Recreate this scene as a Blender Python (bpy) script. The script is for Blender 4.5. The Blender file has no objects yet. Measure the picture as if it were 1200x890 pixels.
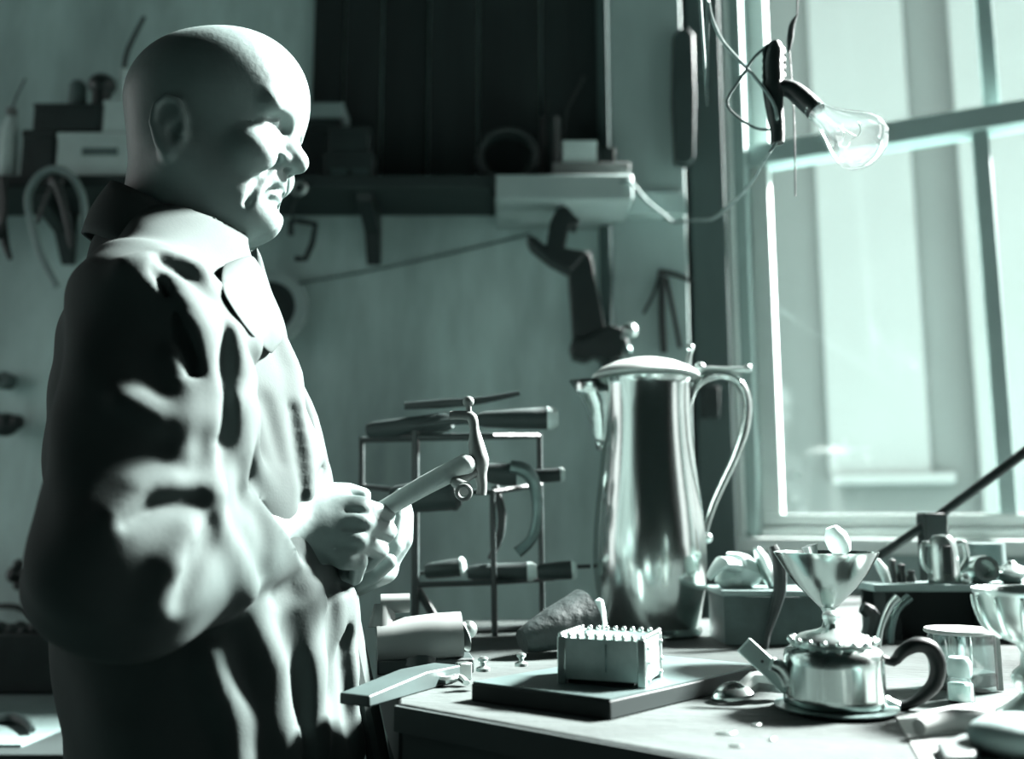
import bpy, bmesh, math, random
import numpy as np
from mathutils import Vector, Matrix
random.seed(7)
R = math.radians
C = bpy.context.scene.collection
sc = bpy.context.scene

# ------------------------------------------------------------------ camera, sky, sun, exposure
F_PX, PITCH, CAM_Z = 1100.0, R(8.28), 1.15
cam_d = bpy.data.cameras.new('camera'); cam = bpy.data.objects.new('camera', cam_d); C.objects.link(cam)
cam_d.sensor_width = 36.0; cam_d.lens = F_PX/1200*36.0; cam_d.clip_start = .02
cam.location = (0, 0, CAM_Z); cam.rotation_euler = (R(90)+PITCH, 0, 0)
cam_d.dof.use_dof = True; cam_d.dof.focus_distance = 1.0; cam_d.dof.aperture_fstop = 2.6
sc.camera = cam
wd = bpy.data.worlds.new('sky'); sc.world = wd; wd.use_nodes = True
bg = wd.node_tree.nodes['Background']; bg.inputs[0].default_value = (.98, 1.0, .99, 1); bg.inputs[1].default_value = 2.0
SUN_AZ, SUN_EL = R(25), R(38)
sun_d = bpy.data.lights.new('sun', 'SUN'); sun = bpy.data.objects.new('sun', sun_d); C.objects.link(sun)
sun_d.energy = 118.0; sun_d.angle = R(9); sun_d.color = (1, 1, .985)
sdir = Vector((math.cos(SUN_AZ)*math.cos(SUN_EL), math.sin(SUN_AZ)*math.cos(SUN_EL), math.sin(SUN_EL)))
sun.location = sdir*12; sun.rotation_euler = sdir.to_track_quat('Z', 'Y').to_euler()
sc.view_settings.view_transform = 'Standard'; sc.view_settings.look = 'None'
sc.view_settings.exposure = 0.0; sc.view_settings.gamma = 1.0; sc.view_settings.use_curve_mapping = False

# ------------------------------------------------------------------ measuring helpers
CP, SP = math.cos(PITCH), math.sin(PITCH)
def ray(x, y):
    u, v = (x-600)/F_PX, (445-y)/F_PX
    return u, CP - v*SP, SP + v*CP
def at(x, y, Y):
    a, b, c = ray(x, y); s = Y/b
    return Vector((a*s, Y, CAM_Z + c*s))
def onz(x, y, z):
    a, b, c = ray(x, y); s = (z-CAM_Z)/c
    return Vector((a*s, b*s, z))
BZ = .98                                   # bench top
def onb(x, y): return onz(x, y, BZ)

# ------------------------------------------------------------------ materials
def T(L, tint=None):                                  # toned print: dark things are greener, pale things nearly neutral
    q = min(1, max(0, L))
    return (L*(.50+.46*q**.5 if tint is None else tint), L*1.01, L*((.97+.01*q) if tint is None else .93+.05*tint), 1)
MATS = {}
def mat(name, L, rough=.6, metal=0.0, var=.25, scale=6.0, bump=.0, stretch=(1, 1, 1), spec=.4, L2=None, bscale=None, tint=None):
    if name in MATS: return MATS[name]
    m = bpy.data.materials.new(name); m.use_nodes = True; nt = m.node_tree; n = nt.nodes; b = n['Principled BSDF']
    b.inputs['Roughness'].default_value = rough; b.inputs['Metallic'].default_value = metal
    b.inputs['Specular IOR Level'].default_value = spec
    tc = n.new('ShaderNodeTexCoord'); mp = n.new('ShaderNodeMapping'); mp.inputs['Scale'].default_value = stretch
    nt.links.new(tc.outputs['Object'], mp.inputs[0])
    nz = n.new('ShaderNodeTexNoise'); nz.inputs['Scale'].default_value = scale; nz.inputs['Detail'].default_value = 6
    nz.inputs['Roughness'].default_value = .6
    nt.links.new(mp.outputs[0], nz.inputs['Vector'])
    rp = n.new('ShaderNodeValToRGB'); rp.color_ramp.elements[0].position = .3; rp.color_ramp.elements[1].position = .72
    rp.color_ramp.elements[0].color = T(L*(1-var) if L2 is None else L2, tint); rp.color_ramp.elements[1].color = T(L*(1+var*.6), tint)
    nt.links.new(nz.outputs[0], rp.inputs[0]); nt.links.new(rp.outputs[0], b.inputs['Base Color'])
    if bump:
        bn = n.new('ShaderNodeBump'); bn.inputs['Strength'].default_value = bump; bn.inputs['Distance'].default_value = .01
        nb = n.new('ShaderNodeTexNoise'); nb.inputs['Scale'].default_value = bscale or scale*4; nb.inputs['Detail'].default_value = 5
        nt.links.new(mp.outputs[0], nb.inputs['Vector']); nt.links.new(nb.outputs[0], bn.inputs['Height'])
        nt.links.new(bn.outputs[0], b.inputs['Normal'])
    MATS[name] = m; return m
def glass_mat(name, tint, gl=.07, fres=False):
    m = bpy.data.materials.new(name); m.use_nodes = True; nt = m.node_tree; n = nt.nodes
    n.remove(n['Principled BSDF']); out = n['Material Output']
    tr = n.new('ShaderNodeBsdfTransparent'); tr.inputs[0].default_value = tint
    g = n.new('ShaderNodeBsdfGlossy'); g.inputs['Roughness'].default_value = .05
    mx = n.new('ShaderNodeMixShader'); mx.inputs[0].default_value = gl
    if fres:
        lw = n.new('ShaderNodeLayerWeight'); lw.inputs[0].default_value = .35; nt.links.new(lw.outputs['Facing'], mx.inputs[0])
    nt.links.new(tr.outputs[0], mx.inputs[1]); nt.links.new(g.outputs[0], mx.inputs[2]); nt.links.new(mx.outputs[0], out.inputs[0])
    return m
M_wall = mat('old_plaster', .56, .85, var=.5, scale=2.2, bump=.25, stretch=(1.7, 1, .5), tint=.76)
M_dim = mat('dim_plaster', .035, .9, var=.3, scale=2)
M_floor = mat('floor_boards', .035, .7, var=.3, scale=3)
M_darkboard = mat('sooty_boards', .025, .75, var=.5, scale=3, stretch=(4, 1, .35), bump=.2)
M_pil = mat('painted_pilaster', .40, .7, tint=.76, var=.2, scale=3, stretch=(2, 1, .5))
M_frame = mat('window_paint', .75, .5, tint=.9, var=.12, scale=5, bump=.1)
M_frame2 = mat('window_paint_grey', .45, .55, tint=.76, var=.15, scale=5)
M_bench = mat('bench_wood', .046, .8, tint=.82, var=.35, scale=5, spec=.12, bump=.3, stretch=(1, 3, 1), bscale=40)
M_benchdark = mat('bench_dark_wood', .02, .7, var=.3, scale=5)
M_iron = mat('black_iron', .022, .45, var=.3, scale=14, bump=.15, spec=.5)
M_dark = mat('dark_object', .03, .6, var=.4, scale=10, bump=.1)
M_mid = mat('grey_object', .16, .6, var=.3, scale=10, bump=.1)
M_shelfd = mat('dark_shelf_wood', .03, .65, var=.3, scale=6, stretch=(.5, 2, 2))
M_pale = mat('pale_paint', .6, .6, tint=.82, var=.15, scale=8)
M_paper = mat('paper', .18, .8, tint=.92, var=.12, scale=9, bump=.15)
M_steel = mat('steel', .55, .32, 1.0, tint=.88, var=.15, scale=20)
M_steeld = mat('dark_steel', .2, .4, .85, var=.3, scale=18, bump=.1)
M_silver = mat('silver', .56, .19, 1.0, tint=.90, var=.08, scale=9, bump=.02, bscale=14)
M_silver2 = mat('satin_silver', .66, .30, 1.0, tint=.88, var=.12, scale=15)
M_wood = mat('handle_wood', .3, .5, tint=.85, var=.2, scale=9, stretch=(3, 3, .5), bump=.1)
M_wood2 = mat('tool_wood', .03, .5, var=.35, scale=9)
M_ebony = mat('ebony', .006, .45, var=.3, scale=10, spec=.2)
M_skin = mat('skin', .165, .48, tint=.77, var=.14, scale=22, bump=.05, bscale=160, spec=.35)
M_coat = mat('work_coat_cloth', .05, .85, tint=.78, var=.12, scale=16, bump=.05, bscale=420, spec=.15)
M_shirt = mat('shirt_cloth', .48, .85, var=.08, scale=20)
M_trouser = mat('trouser_cloth', .05, .85, var=.2, scale=20)
M_cord = mat('cloth_cord', .30, .8, var=.3, scale=60)
M_cordd = mat('black_cord', .03, .7, var=.3, scale=60)
M_hose = mat('rubber_hose', .12, .6, var=.2, scale=30)
M_fac = mat('facade_render', .14, .9, tint=.93, var=.08, scale=1.2)
M_facw = mat('facade_white', .26, .85, tint=.95, var=.05, scale=1.5)
M_eye = mat('shaded_eye_white', .2, .15, var=.05, scale=5)  # whites darkened to look shaded under the brow
M_iris = mat('iris', .03, .1, var=.2, scale=5)
M_glass = glass_mat('window_glass', (.96, .975, .97, 1))
M_bulb = glass_mat('bulb_glass', (.9, .96, .95, 1), fres=True)
nt = M_bulb.node_tree; fr = nt.nodes.new('ShaderNodeBsdfTranslucent'); fr.inputs[0].default_value = (.85, .92, .9, 1); mx2 = nt.nodes.new('ShaderNodeMixShader'); mx2.inputs[0].default_value = .02
old = nt.nodes['Material Output'].inputs[0].links[0].from_socket; nt.links.new(old, mx2.inputs[1]); nt.links.new(fr.outputs[0], mx2.inputs[2]); nt.links.new(mx2.outputs[0], nt.nodes['Material Output'].inputs[0])
M_jar = glass_mat('jar_glass', (.76, .82, .81, 1), gl=.12)

# ------------------------------------------------------------------ mesh helpers
class MB:
    def __init__(s): s.v = []; s.f = []
    def add(s, vs, fs):
        o = len(s.v); s.v += [tuple(q) for q in vs]; s.f += [tuple(i+o for i in q) for q in fs]; return s
    def box(s, c, size, rot=None):
        hx, hy, hz = size[0]/2, size[1]/2, size[2]/2
        vs = [Vector((a*hx, b*hy, d*hz)) for d in (-1, 1) for b in (-1, 1) for a in (-1, 1)]
        if rot is not None: vs = [rot @ q for q in vs]
        c = Vector(c)
        return s.add([q+c for q in vs], [(0, 2, 3, 1), (4, 5, 7, 6), (0, 1, 5, 4), (2, 6, 7, 3), (0, 4, 6, 2), (1, 3, 7, 5)])
    def prism(s, pts, vec):                # closed planar outline pushed along vec
        n = len(pts); vec = Vector(vec); a = [Vector(q) for q in pts]
        return s.add(a+[q+vec for q in a], [tuple(range(n))[::-1], tuple(range(n, 2*n))]+[(i, (i+1) % n, n+(i+1) % n, n+i) for i in range(n)])
    def lathe(s, prof, c=(0, 0, 0), seg=28, axis=None, sx=1, sy=1):
        c = Vector(c); q = Vector((0, 0, 1)).rotation_difference(Vector(axis).normalized()).to_matrix() if axis is not None else Matrix.Identity(3)
        vs = []; fs = []; n = len(prof)
        for r, z in prof:
            for k in range(seg):
                a = 2*math.pi*k/seg; vs.append(c + q @ Vector((max(r, 1e-5)*math.cos(a)*sx, max(r, 1e-5)*math.sin(a)*sy, z)))
        for i in range(n-1):
            for k in range(seg):
                k2 = (k+1) % seg; fs.append((i*seg+k, i*seg+k2, (i+1)*seg+k2, (i+1)*seg+k))
        fs.append(tuple(range(seg))[::-1]); fs.append(tuple((n-1)*seg+k for k in range(seg)))
        return s.add(vs, fs)
    def cyl(s, a, b, r, r2=None, seg=20):
        a = Vector(a); b = Vector(b); r2 = r if r2 is None else r2
        return s.lathe([(r, 0), (r2, (b-a).length)], a, seg, axis=(b-a))
    def ball(s, c, r, seg=18, rings=10, sc3=(1, 1, 1), rot=None):
        vs = []; fs = []; c = Vector(c)
        for i in range(rings+1):
            th = math.pi*i/rings
            for k in range(seg):
                a = 2*math.pi*k/seg
                q = Vector((r*sc3[0]*math.sin(th)*math.cos(a), r*sc3[1]*math.sin(th)*math.sin(a), r*sc3[2]*math.cos(th)))
                vs.append(c + (rot @ q if rot is not None else q))
        for i in range(rings):
            for k in range(seg):
                k2 = (k+1) % seg; fs.append((i*seg+k, (i+1)*seg+k, (i+1)*seg+k2, i*seg+k2))
        return s.add(vs, fs)
    def tube(s, pts, r, seg=10, flat=1.0, smooth=3, closed=False):
        p = [Vector(q) for q in pts]; rr = list(r) if isinstance(r, (list, tuple)) else [r]*len(p)
        if smooth > 1 and len(p) > 2:      # catmull-rom
            np_, nr = [], []; N = len(p)
            for i in range(N if closed else N-1):
                a = p[i-1] if (i or closed) else p[0]; b = p[i]; c = p[(i+1) % N]; d = p[(i+2) % N] if (closed or i+2 < N) else p[-1]
                for k in range(smooth):
                    t = k/smooth
                    np_.append(.5*((2*b)+(c-a)*t+(2*a-5*b+4*c-d)*t*t+(3*b-a-3*c+d)*t**3)); nr.append(rr[i]*(1-t)+rr[(i+1) % N]*t)
            if not closed: np_.append(p[-1]); nr.append(rr[-1])
            p, rr = np_, nr
        n = len(p); vs = []; fs = []; t0 = None; u = None
        for i in range(n):
            if closed: t = (p[(i+1) % n]-p[i-1]).normalized()
            else: t = (p[min(i+1, n-1)]-p[max(i-1, 0)]).normalized()
            if u is None: u = t.orthogonal().normalized() if abs(t.y) > .9 else (Vector((0, 1, 0))-t*t.y).normalized()
            else: u = (t0.rotation_difference(t)) @ u
            t0 = t; w = t.cross(u)
            for k in range(seg):
                a = 2*math.pi*k/seg; vs.append(p[i]+u*(rr[i]*math.cos(a)*flat)+w*(rr[i]*math.sin(a)))
        for i in range(n if closed else n-1):
            j = (i+1) % n
            for k in range(seg):
                k2 = (k+1) % seg; fs.append((i*seg+k, i*seg+k2, j*seg+k2, j*seg+k))
        if not closed: fs.append(tuple(range(seg))[::-1]); fs.append(tuple((n-1)*seg+k for k in range(seg)))
        return s.add(vs, fs)
    def build(s, name, m, parent=None, bevel=0, angle=35):
        me = bpy.data.meshes.new(name); V = np.array(s.v)
        if parent is not None:
            org = Vector((0, 0, 0)); q = parent
            while q is not None: org = org + q.location; q = q.parent
        else:
            org = Vector(((V[:, 0].min()+V[:, 0].max())/2, (V[:, 1].min()+V[:, 1].max())/2, V[:, 2].min()))
        V = V - np.array(org)
        me.from_pydata(V.tolist(), [], s.f); me.update()
        bm = bmesh.new(); bm.from_mesh(me); bmesh.ops.remove_doubles(bm, verts=bm.verts, dist=2e-6)
        bmesh.ops.recalc_face_normals(bm, faces=bm.faces); bm.to_mesh(me); bm.free()
        for p in me.polygons: p.use_smooth = True
        me.set_sharp_from_angle(angle=R(angle)); me.materials.append(m)
        o = bpy.data.objects.new(name, me); C.objects.link(o)
        if parent is not None: o.parent = parent
        else: o.location = org
        if bevel:
            b = o.modifiers.new('edge', 'BEVEL'); b.width = bevel; b.segments = 2; b.limit_method = 'ANGLE'; b.angle_limit = R(40)
        return o
def thing(name, label, cat, loc, group=None):
    o = bpy.data.objects.new(name, None); C.objects.link(o); o.location = loc; o.empty_display_size = .05
    o['label'] = label; o['category'] = cat
    if group: o['group'] = group
    return o
def tag(o, label, cat, group=None):
    o['label'] = label; o['category'] = cat
    if group: o['group'] = group
    return o
def struct(o): o['kind'] = 'structure'; return o
def rz(a): return Matrix.Rotation(a, 3, 'Z')
def copy_thing(src, loc, label=None):
    r = src.copy(); C.objects.link(r); r.location = loc
    if label: r['label'] = label
    for ch in src.children:
        c = ch.copy(); C.objects.link(c); c.parent = r
    return r

# ================================================================== SETTING
WY = 2.30                                  # back wall
C0 = Vector((.50, WY, 0)); WD = Vector((.8998, -.4363, 0)); WN = Vector((.4363, .8998, 0))
def W(t, n, z): return C0 + WD*t + WN*n + Vector((0, 0, z))
WROT = Matrix((WD, WN, Vector((0, 0, 1)))).transposed()
def wbox(mb, t0, t1, n0, n1, z0, z1): return mb.box(W((t0+t1)/2, (n0+n1)/2, (z0+z1)/2), (t1-t0, n1-n0, z1-z0), WROT)
CEIL = 4.3
TE = 3.9; E = W(TE, 0, 0)
poly = [(-2.4, -2.2), (E.x, -2.2), (E.x, E.y), (C0.x, C0.y), (-2.4, WY)]
struct(MB().prism([(x, y, -.05) for x, y in poly], (0, 0, .05)).build('floor', M_floor))
struct(MB().prism([(x, y, CEIL) for x, y in poly], (0, 0, .1)).build('ceiling', M_dim))
wb = struct(MB().box(((C0.x-2.4)/2, WY+.1, CEIL/2), (C0.x+2.4, .2, CEIL)).build('wall_back', M_wall))
m = MB()                                   # left wall; unseen opening added near the back corner to brighten the back wall
for y0_, y1_, z0_, z1_ in ((-2.2, .85, 0, CEIL), (2.1, 2.3, 0, CEIL), (.85, 2.1, 0, .8), (.85, 2.1, 2.6, CEIL)): m.box((-2.5, (y0_+y1_)/2, (z0_+z1_)/2), (.2, y1_-y0_, z1_-z0_))
struct(m.build('wall_left', M_dim))
struct(MB().box(((E.x-2.4)/2, -2.3, CEIL/2), (E.x+2.4, .2, CEIL)).build('wall_front', M_dim))
m = MB()                                   # right wall; another unseen opening, added as sky fill for the back wall
for y0_, y1_, z0_, z1_ in ((-2.2, -.45, 0, CEIL), (.56, E.y, 0, CEIL), (-.45, .56, 0, .9), (-.45, .56, 4.0, CEIL)): m.box((E.x+.1, (y0_+y1_)/2, (z0_+z1_)/2), (.2, y1_-y0_, z1_-z0_))
struct(m.build('wall_right', M_dim))
# window wall with its opening
T0, T1, ZS, ZT = .045, 2.67, 1.10, 4.0
m = MB(); wbox(m, 0, TE, 0, .22, 0, ZS); wbox(m, 0, TE, 0, .22, ZT, CEIL); wbox(m, -.25, T0, .0, .22, ZS, ZT); wbox(m, T1, TE, 0, .22, ZS, ZT)
struct(m.build('wall_window', M_pil))
# dark boards on the upper back wall
EDG = [366, 404, 448, 503, 561, 634, 712]
for i in range(6):
    x0 = at(EDG[i], 100, WY).x+.003; x1 = at(EDG[i+1], 100, WY).x-.003
    d = [.016, .02, .014, .024, .018, .021][i]
    MB().box(((x0+x1)/2, WY-d/2+.003, (1.955+CEIL)/2), (x1-x0, d+.006, CEIL-1.955)).build('board', M_darkboard, wb, bevel=.003)
# pilaster beside the window
x0, x1 = at(716, 200, 2.24).x, at(803, 200, 2.24).x
pl = struct(MB().box(((x0+x1)/2, 2.27, CEIL/2), (x1-x0, .07, CEIL)).build('trim_1', M_pil, bevel=.006))
MB().box((x0-.012, 2.284, CEIL/2), (.03, .04, CEIL)).build('moulding', mat('moulding_paint', .12, .8, spec=.1), pl, bevel=.008)
# window
win = bpy.data.objects.new('window_1', None); C.objects.link(win); win.location = W(T0, 0, ZS); win['kind'] = 'structure'
m = MB(); wbox(m, T0-.03, T0+.02, -.02, .03, ZS-.02, ZT+.03); wbox(m, T1-.02, T1+.03, -.02, .03, ZS-.02, ZT+.03); wbox(m, T0-.03, T1+.03, -.02, .03, ZT-.02, ZT+.03)
m.build('casing', M_frame, win, bevel=.006)
m = MB(); wbox(m, T0+.02, T0+.052, .0, .12, ZS, ZT); wbox(m, T1-.052, T1-.02, 0, .12, ZS, ZT); wbox(m, T0, T1, 0, .12, ZT-.05, ZT-.02)
m.build('window_frame', M_frame2, win, bevel=.005)
m = MB(); wbox(m, T0-.03, T1+.03, -.03, .12, ZS-.035, ZS+.0); m.build('window_sill', M_frame, win, bevel=.006)
def wpart(name, mt, *b, bevel=.004):
    q = MB(); wbox(q, *b); return q.build(name, mt, win, bevel=bevel)
SL = T0+.052                               # sash area
SR = T1-.052
MUN = [.608, 1.115, 1.62, 2.125]
# lower sash
wpart('sash_rail', M_frame, SL, SR, .035, .075, ZS, ZS+.055); wpart('sash_rail', M_frame2, SL, SR, .025, .075, 2.03, 2.085)
wpart('bead', M_frame, SL, SR, .015, .03, ZS+.0, ZS+.022)
wpart('sash_stile', M_frame, SL, SL+.048, .035, .075, ZS+.055, 2.03); wpart('sash_stile', M_frame, SR-.048, SR, .035, .075, ZS+.055, 2.03)
for t in MUN: wpart('muntin', M_frame2, t, t+.036, .035, .075, ZS+.055, 2.03)
# upper sash, a step further out
wpart('sash_rail', M_frame, SL, SR, .08, .12, ZT-.1, ZT-.05); wpart('sash_rail', M_frame2, SL, SR, .08, .12, 2.04, 2.10)
wpart('sash_stile', M_frame, SL, SL+.048, .08, .12, 2.10, ZT-.1); wpart('sash_stile', M_frame, SR-.048, SR, .08, .12, 2.10, ZT-.1)
for t in MUN: wpart('muntin', M_frame2, t+.03, t+.066, .08, .12, 2.10, ZT-.1)
cuts = [SL+.048]+[q for t in MUN for q in (t, t+.036)]+[SR-.048]
for i in range(5):
    q = MB(); wbox(q, cuts[2*i], cuts[2*i+1], .053, .056, ZS+.055, 2.03); q.build('pane', M_glass, win)
    q = MB(); wbox(q, cuts[2*i]+(.03 if i else 0), cuts[2*i+1]+(.03 if i < 4 else 0), .098, .101, 2.10, ZT-.1); q.build('pane', M_glass, win)
# the house across the yard
FN = 2.5
fw = MB(); wbox(fw, -2.2, .95, FN, FN+.3, -.5, 7.0); fw = struct(fw.build('wall_outside', M_fac))
q = MB(); wbox(q, -.05, .40, FN-.05, FN+.02, 1.34, 6.0); q.build('blind_panel', M_facw, fw, bevel=.01)
q = MB(); wbox(q, -.03, .50, FN-.13, FN+.02, 1.295, 1.345); q.build('stone_sill', M_facw, fw, bevel=.01)
q = MB(); wbox(q, .60, .95, FN-.09, FN+.02, .2, 7.0); q.build('pilaster', M_facw, fw, bevel=.01)
q = MB(); wbox(q, -.55, -.30, FN-.09, FN+.02, .2, 7.0); q.build('pilaster', M_facw, fw, bevel=.01)
struct(MB().box((2, 5, -.45), (30, 30, .1)).build('ground', M_mid))

# ================================================================== WORKBENCH
bp = [(-.105, .892), (.837, .124), (2.25, 1.30), W(.1, -.035, 0)[:2], (.42, 1.62), (-.22, 1.56), (-.17, 1.28), (-.125, 1.06)]
bench = thing('workbench', 'pale wooden workbench top with dark apron, strewn with silverware under the window', 'workbench', (.6, 1.1, 0))
MB().prism([(x, y, BZ-.022) for x, y in bp], (0, 0, .022)).build('bench_top', M_bench, bench, bevel=.004)
def shrink(k): cx = sum(p[0] for p in bp)/8; cy = sum(p[1] for p in bp)/8; return [(cx+(x-cx)*k, cy+(y-cy)*k) for x, y in bp]
MB().prism([Vector((-.1075, .8907, BZ-.024)), Vector((.837, .1225, BZ-.024)), Vector((.8395, .1262, BZ-.024)), Vector((-.105, .8944, BZ-.024))], (0, 0, .0225)).build('front_shade_strip', M_benchdark, bench)  # dark strip added so the bench's front face looks shaded
ap = shrink(.975); m = MB()
for i in range(8):
    a = Vector((*ap[i], BZ-.102)); b = Vector((*ap[(i+1) % 8], BZ-.102)); d = (b-a); L = d.length
    m.box((a+b)/2+Vector((0, 0, .04)), (L, .025, .078), rz(math.atan2(d.y, d.x)))
m.build('apron', M_benchdark, bench)
for x, y in ((-.03, .95), (.77, .3), (2.0, 1.3), (-.15, 1.48), (.52, 1.8)):
    MB().box((x, y, (BZ-.022)/2), (.07, .07, BZ-.022)).build('leg', M_benchdark, bench, bevel=.004)
# lower table along the wall behind the man
sdt = thing('side_table', 'low dark table against the back wall at left edge, behind the man', 'table', (-1.1, 1.85, 0))
MB().box((-1.1, 1.83, .785), (1.5, .74, .03)).build('table_top', M_benchdark, sdt, bevel=.003)
for x in (-1.75, -.45):
    for y in (1.55, 2.15): MB().box((x, y, .385), (.06, .06, .77)).build('leg', M_benchdark, sdt)

# ================================================================== THE MAN (sculpted as smooth-blended volumes, meshed by surface nets)
f4 = np.float32
def V3(*a): return np.array(a, f4)
def ell(P, c, r, Rm=None):
    q = P - V3(*c)
    if Rm is not None: q = q @ Rm
    r = V3(*r); k0 = np.sqrt(((q/r)**2).sum(1))+1e-9; k1 = np.sqrt(((q/(r*r))**2).sum(1))+1e-9
    return k0*(k0-1)/k1
def cone(P, a, b, ra, rb):
    a = V3(*a); b = V3(*b); ba = b-a; pa = P-a
    t = np.clip((pa @ ba)/max(float(ba @ ba), 1e-12), 0, 1)
    return np.sqrt(((pa-t[:, None]*ba)**2).sum(1)) - (ra+(rb-ra)*t)
def chain(P, pts, rs):
    d = None
    for i in range(len(pts)-1):
        e = cone(P, pts[i], pts[i+1], rs[i], rs[i+1]); d = e if d is None else np.minimum(d, e)
    return d
def su(a, b, k): h = np.clip(.5+.5*(b-a)/k, 0, 1); return b+(a-b)*h-k*h*(1-h)
def ss(a, b, k): return -su(-a, b, k)      # a without b
def surface(func, lo, hi, h, band=2.2, cf=4):
    lo = np.array(lo, f4); n = np.ceil((np.array(hi)-lo)/h/cf).astype(int)*cf
    H = h*cf; nc = n//cf
    g = [lo[i]+(np.arange(nc[i])+.5)*H for i in range(3)]
    G = np.stack(np.meshgrid(*g, indexing='ij'), -1).reshape(-1, 3).astype(f4)
    dc = func(G); D = np.repeat(np.repeat(np.repeat(np.sign(dc).reshape(nc).astype(f4), cf, 0), cf, 1), cf, 2)
    act = np.repeat(np.repeat(np.repeat((np.abs(dc) < band*H).reshape(nc), cf, 0), cf, 1), cf, 2)
    ii = np.argwhere(act); Pf = (lo+(ii+.5)*h).astype(f4)
    out = np.empty(len(Pf), f4)
    for k in range(0, len(Pf), 400000): out[k:k+400000] = func(Pf[k:k+400000])
    D[ii[:, 0], ii[:, 1], ii[:, 2]] = out
    S = D < 0; s0 = S[:-1, :-1, :-1]; cnt = np.zeros(s0.shape, np.int8)
    for a in (0, 1):
        for b in (0, 1):
            for c in (0, 1): cnt += S[a:S.shape[0]-1+a, b:S.shape[1]-1+b, c:S.shape[2]-1+c]
    cell = np.argwhere((cnt > 0) & (cnt < 8)); idx = -np.ones(s0.shape, np.int32); idx[cell[:, 0], cell[:, 1], cell[:, 2]] = np.arange(len(cell))
    cs = {}
    for a in (0, 1):
        for b in (0, 1):
            for c in (0, 1): cs[(a, b, c)] = D[cell[:, 0]+a, cell[:, 1]+b, cell[:, 2]+c]
    acc = np.zeros((len(cell), 3)); num = np.zeros(len(cell))
    for p in cs:
        for ax in range(3):
            if p[ax]: continue
            q = list(p); q[ax] = 1; d0 = cs[p]; d1 = cs[tuple(q)]; x = (d0 < 0) != (d1 < 0)
            t = np.where(x, d0/np.where(x, d0-d1, 1), 0)
            base = np.array(p, float)[None, :].repeat(len(cell), 0); base[:, ax] += t
            acc[x] += base[x]; num[x] += 1
    verts = lo+(cell+.5+acc/num[:, None])*h
    faces = []
    for ax in range(3):
        o = [1, 1, 1]; sl0 = [slice(None)]*3; sl1 = [slice(None)]*3; sl0[ax] = slice(0, -1); sl1[ax] = slice(1, None)
        e = np.argwhere(S[tuple(sl0)] != S[tuple(sl1)]); b, c = (ax+1) % 3, (ax+2) % 3
        e = e[(e[:, b] > 0) & (e[:, c] > 0) & (e[:, b] < s0.shape[b]) & (e[:, c] < s0.shape[c]) & (e[:, ax] < s0.shape[ax])]
        def gi(db, dc_):
            q = e.copy(); q[:, b] -= db; q[:, c] -= dc_; return idx[q[:, 0], q[:, 1], q[:, 2]]
        f = np.stack([gi(1, 1), gi(0, 1), gi(0, 0), gi(1, 0)], 1); ins = S[e[:, 0], e[:, 1], e[:, 2]]
        f[~ins] = f[~ins][:, ::-1]; faces.append(f[(f >= 0).all(1)])
    return verts, np.concatenate(faces)
def mesh_from(name, verts, faces, m, parent, smooth_it=0):
    me = bpy.data.meshes.new(name); verts = verts - np.array(parent.location)
    me.vertices.add(len(verts)); me.vertices.foreach_set('co', verts.astype(f4).ravel())
    me.loops.add(faces.size); me.loops.foreach_set('vertex_index', faces.astype(np.int32).ravel())
    me.polygons.add(len(faces)); me.polygons.foreach_set('loop_start', np.arange(0, faces.size, 4, dtype=np.int32))
    me.polygons.foreach_set('use_smooth', np.ones(len(faces), bool)); me.update(calc_edges=True); me.validate()
    me.materials.append(m); o = bpy.data.objects.new(name, me); C.objects.link(o); o.parent = parent
    if smooth_it:
        s = o.modifiers.new('relax', 'SMOOTH'); s.factor = .5; s.iterations = smooth_it
    return o
man = thing('person', 'elderly bald man in a work coat, smiling in profile while holding a hammer', 'person', (-.34, 1.0, 0))
HP = V3(-.335, 1.0, 1.59)                  # head centre
HYAW, HPIT, HROL = R(0), R(0), R(0)
HM = np.array((Matrix.Rotation(HYAW, 3, 'Z') @ Matrix.Rotation(HPIT, 3, 'Y') @ Matrix.Rotation(HROL, 3, 'X')), f4)
PIV = V3(-.02, 0, -.09)
def head_local(P): return ((P-HP-PIV) @ HM)+PIV
def head_world(q): return Vector((HM @ (np.array(q, f4)-PIV)+PIV+HP).tolist())
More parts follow.
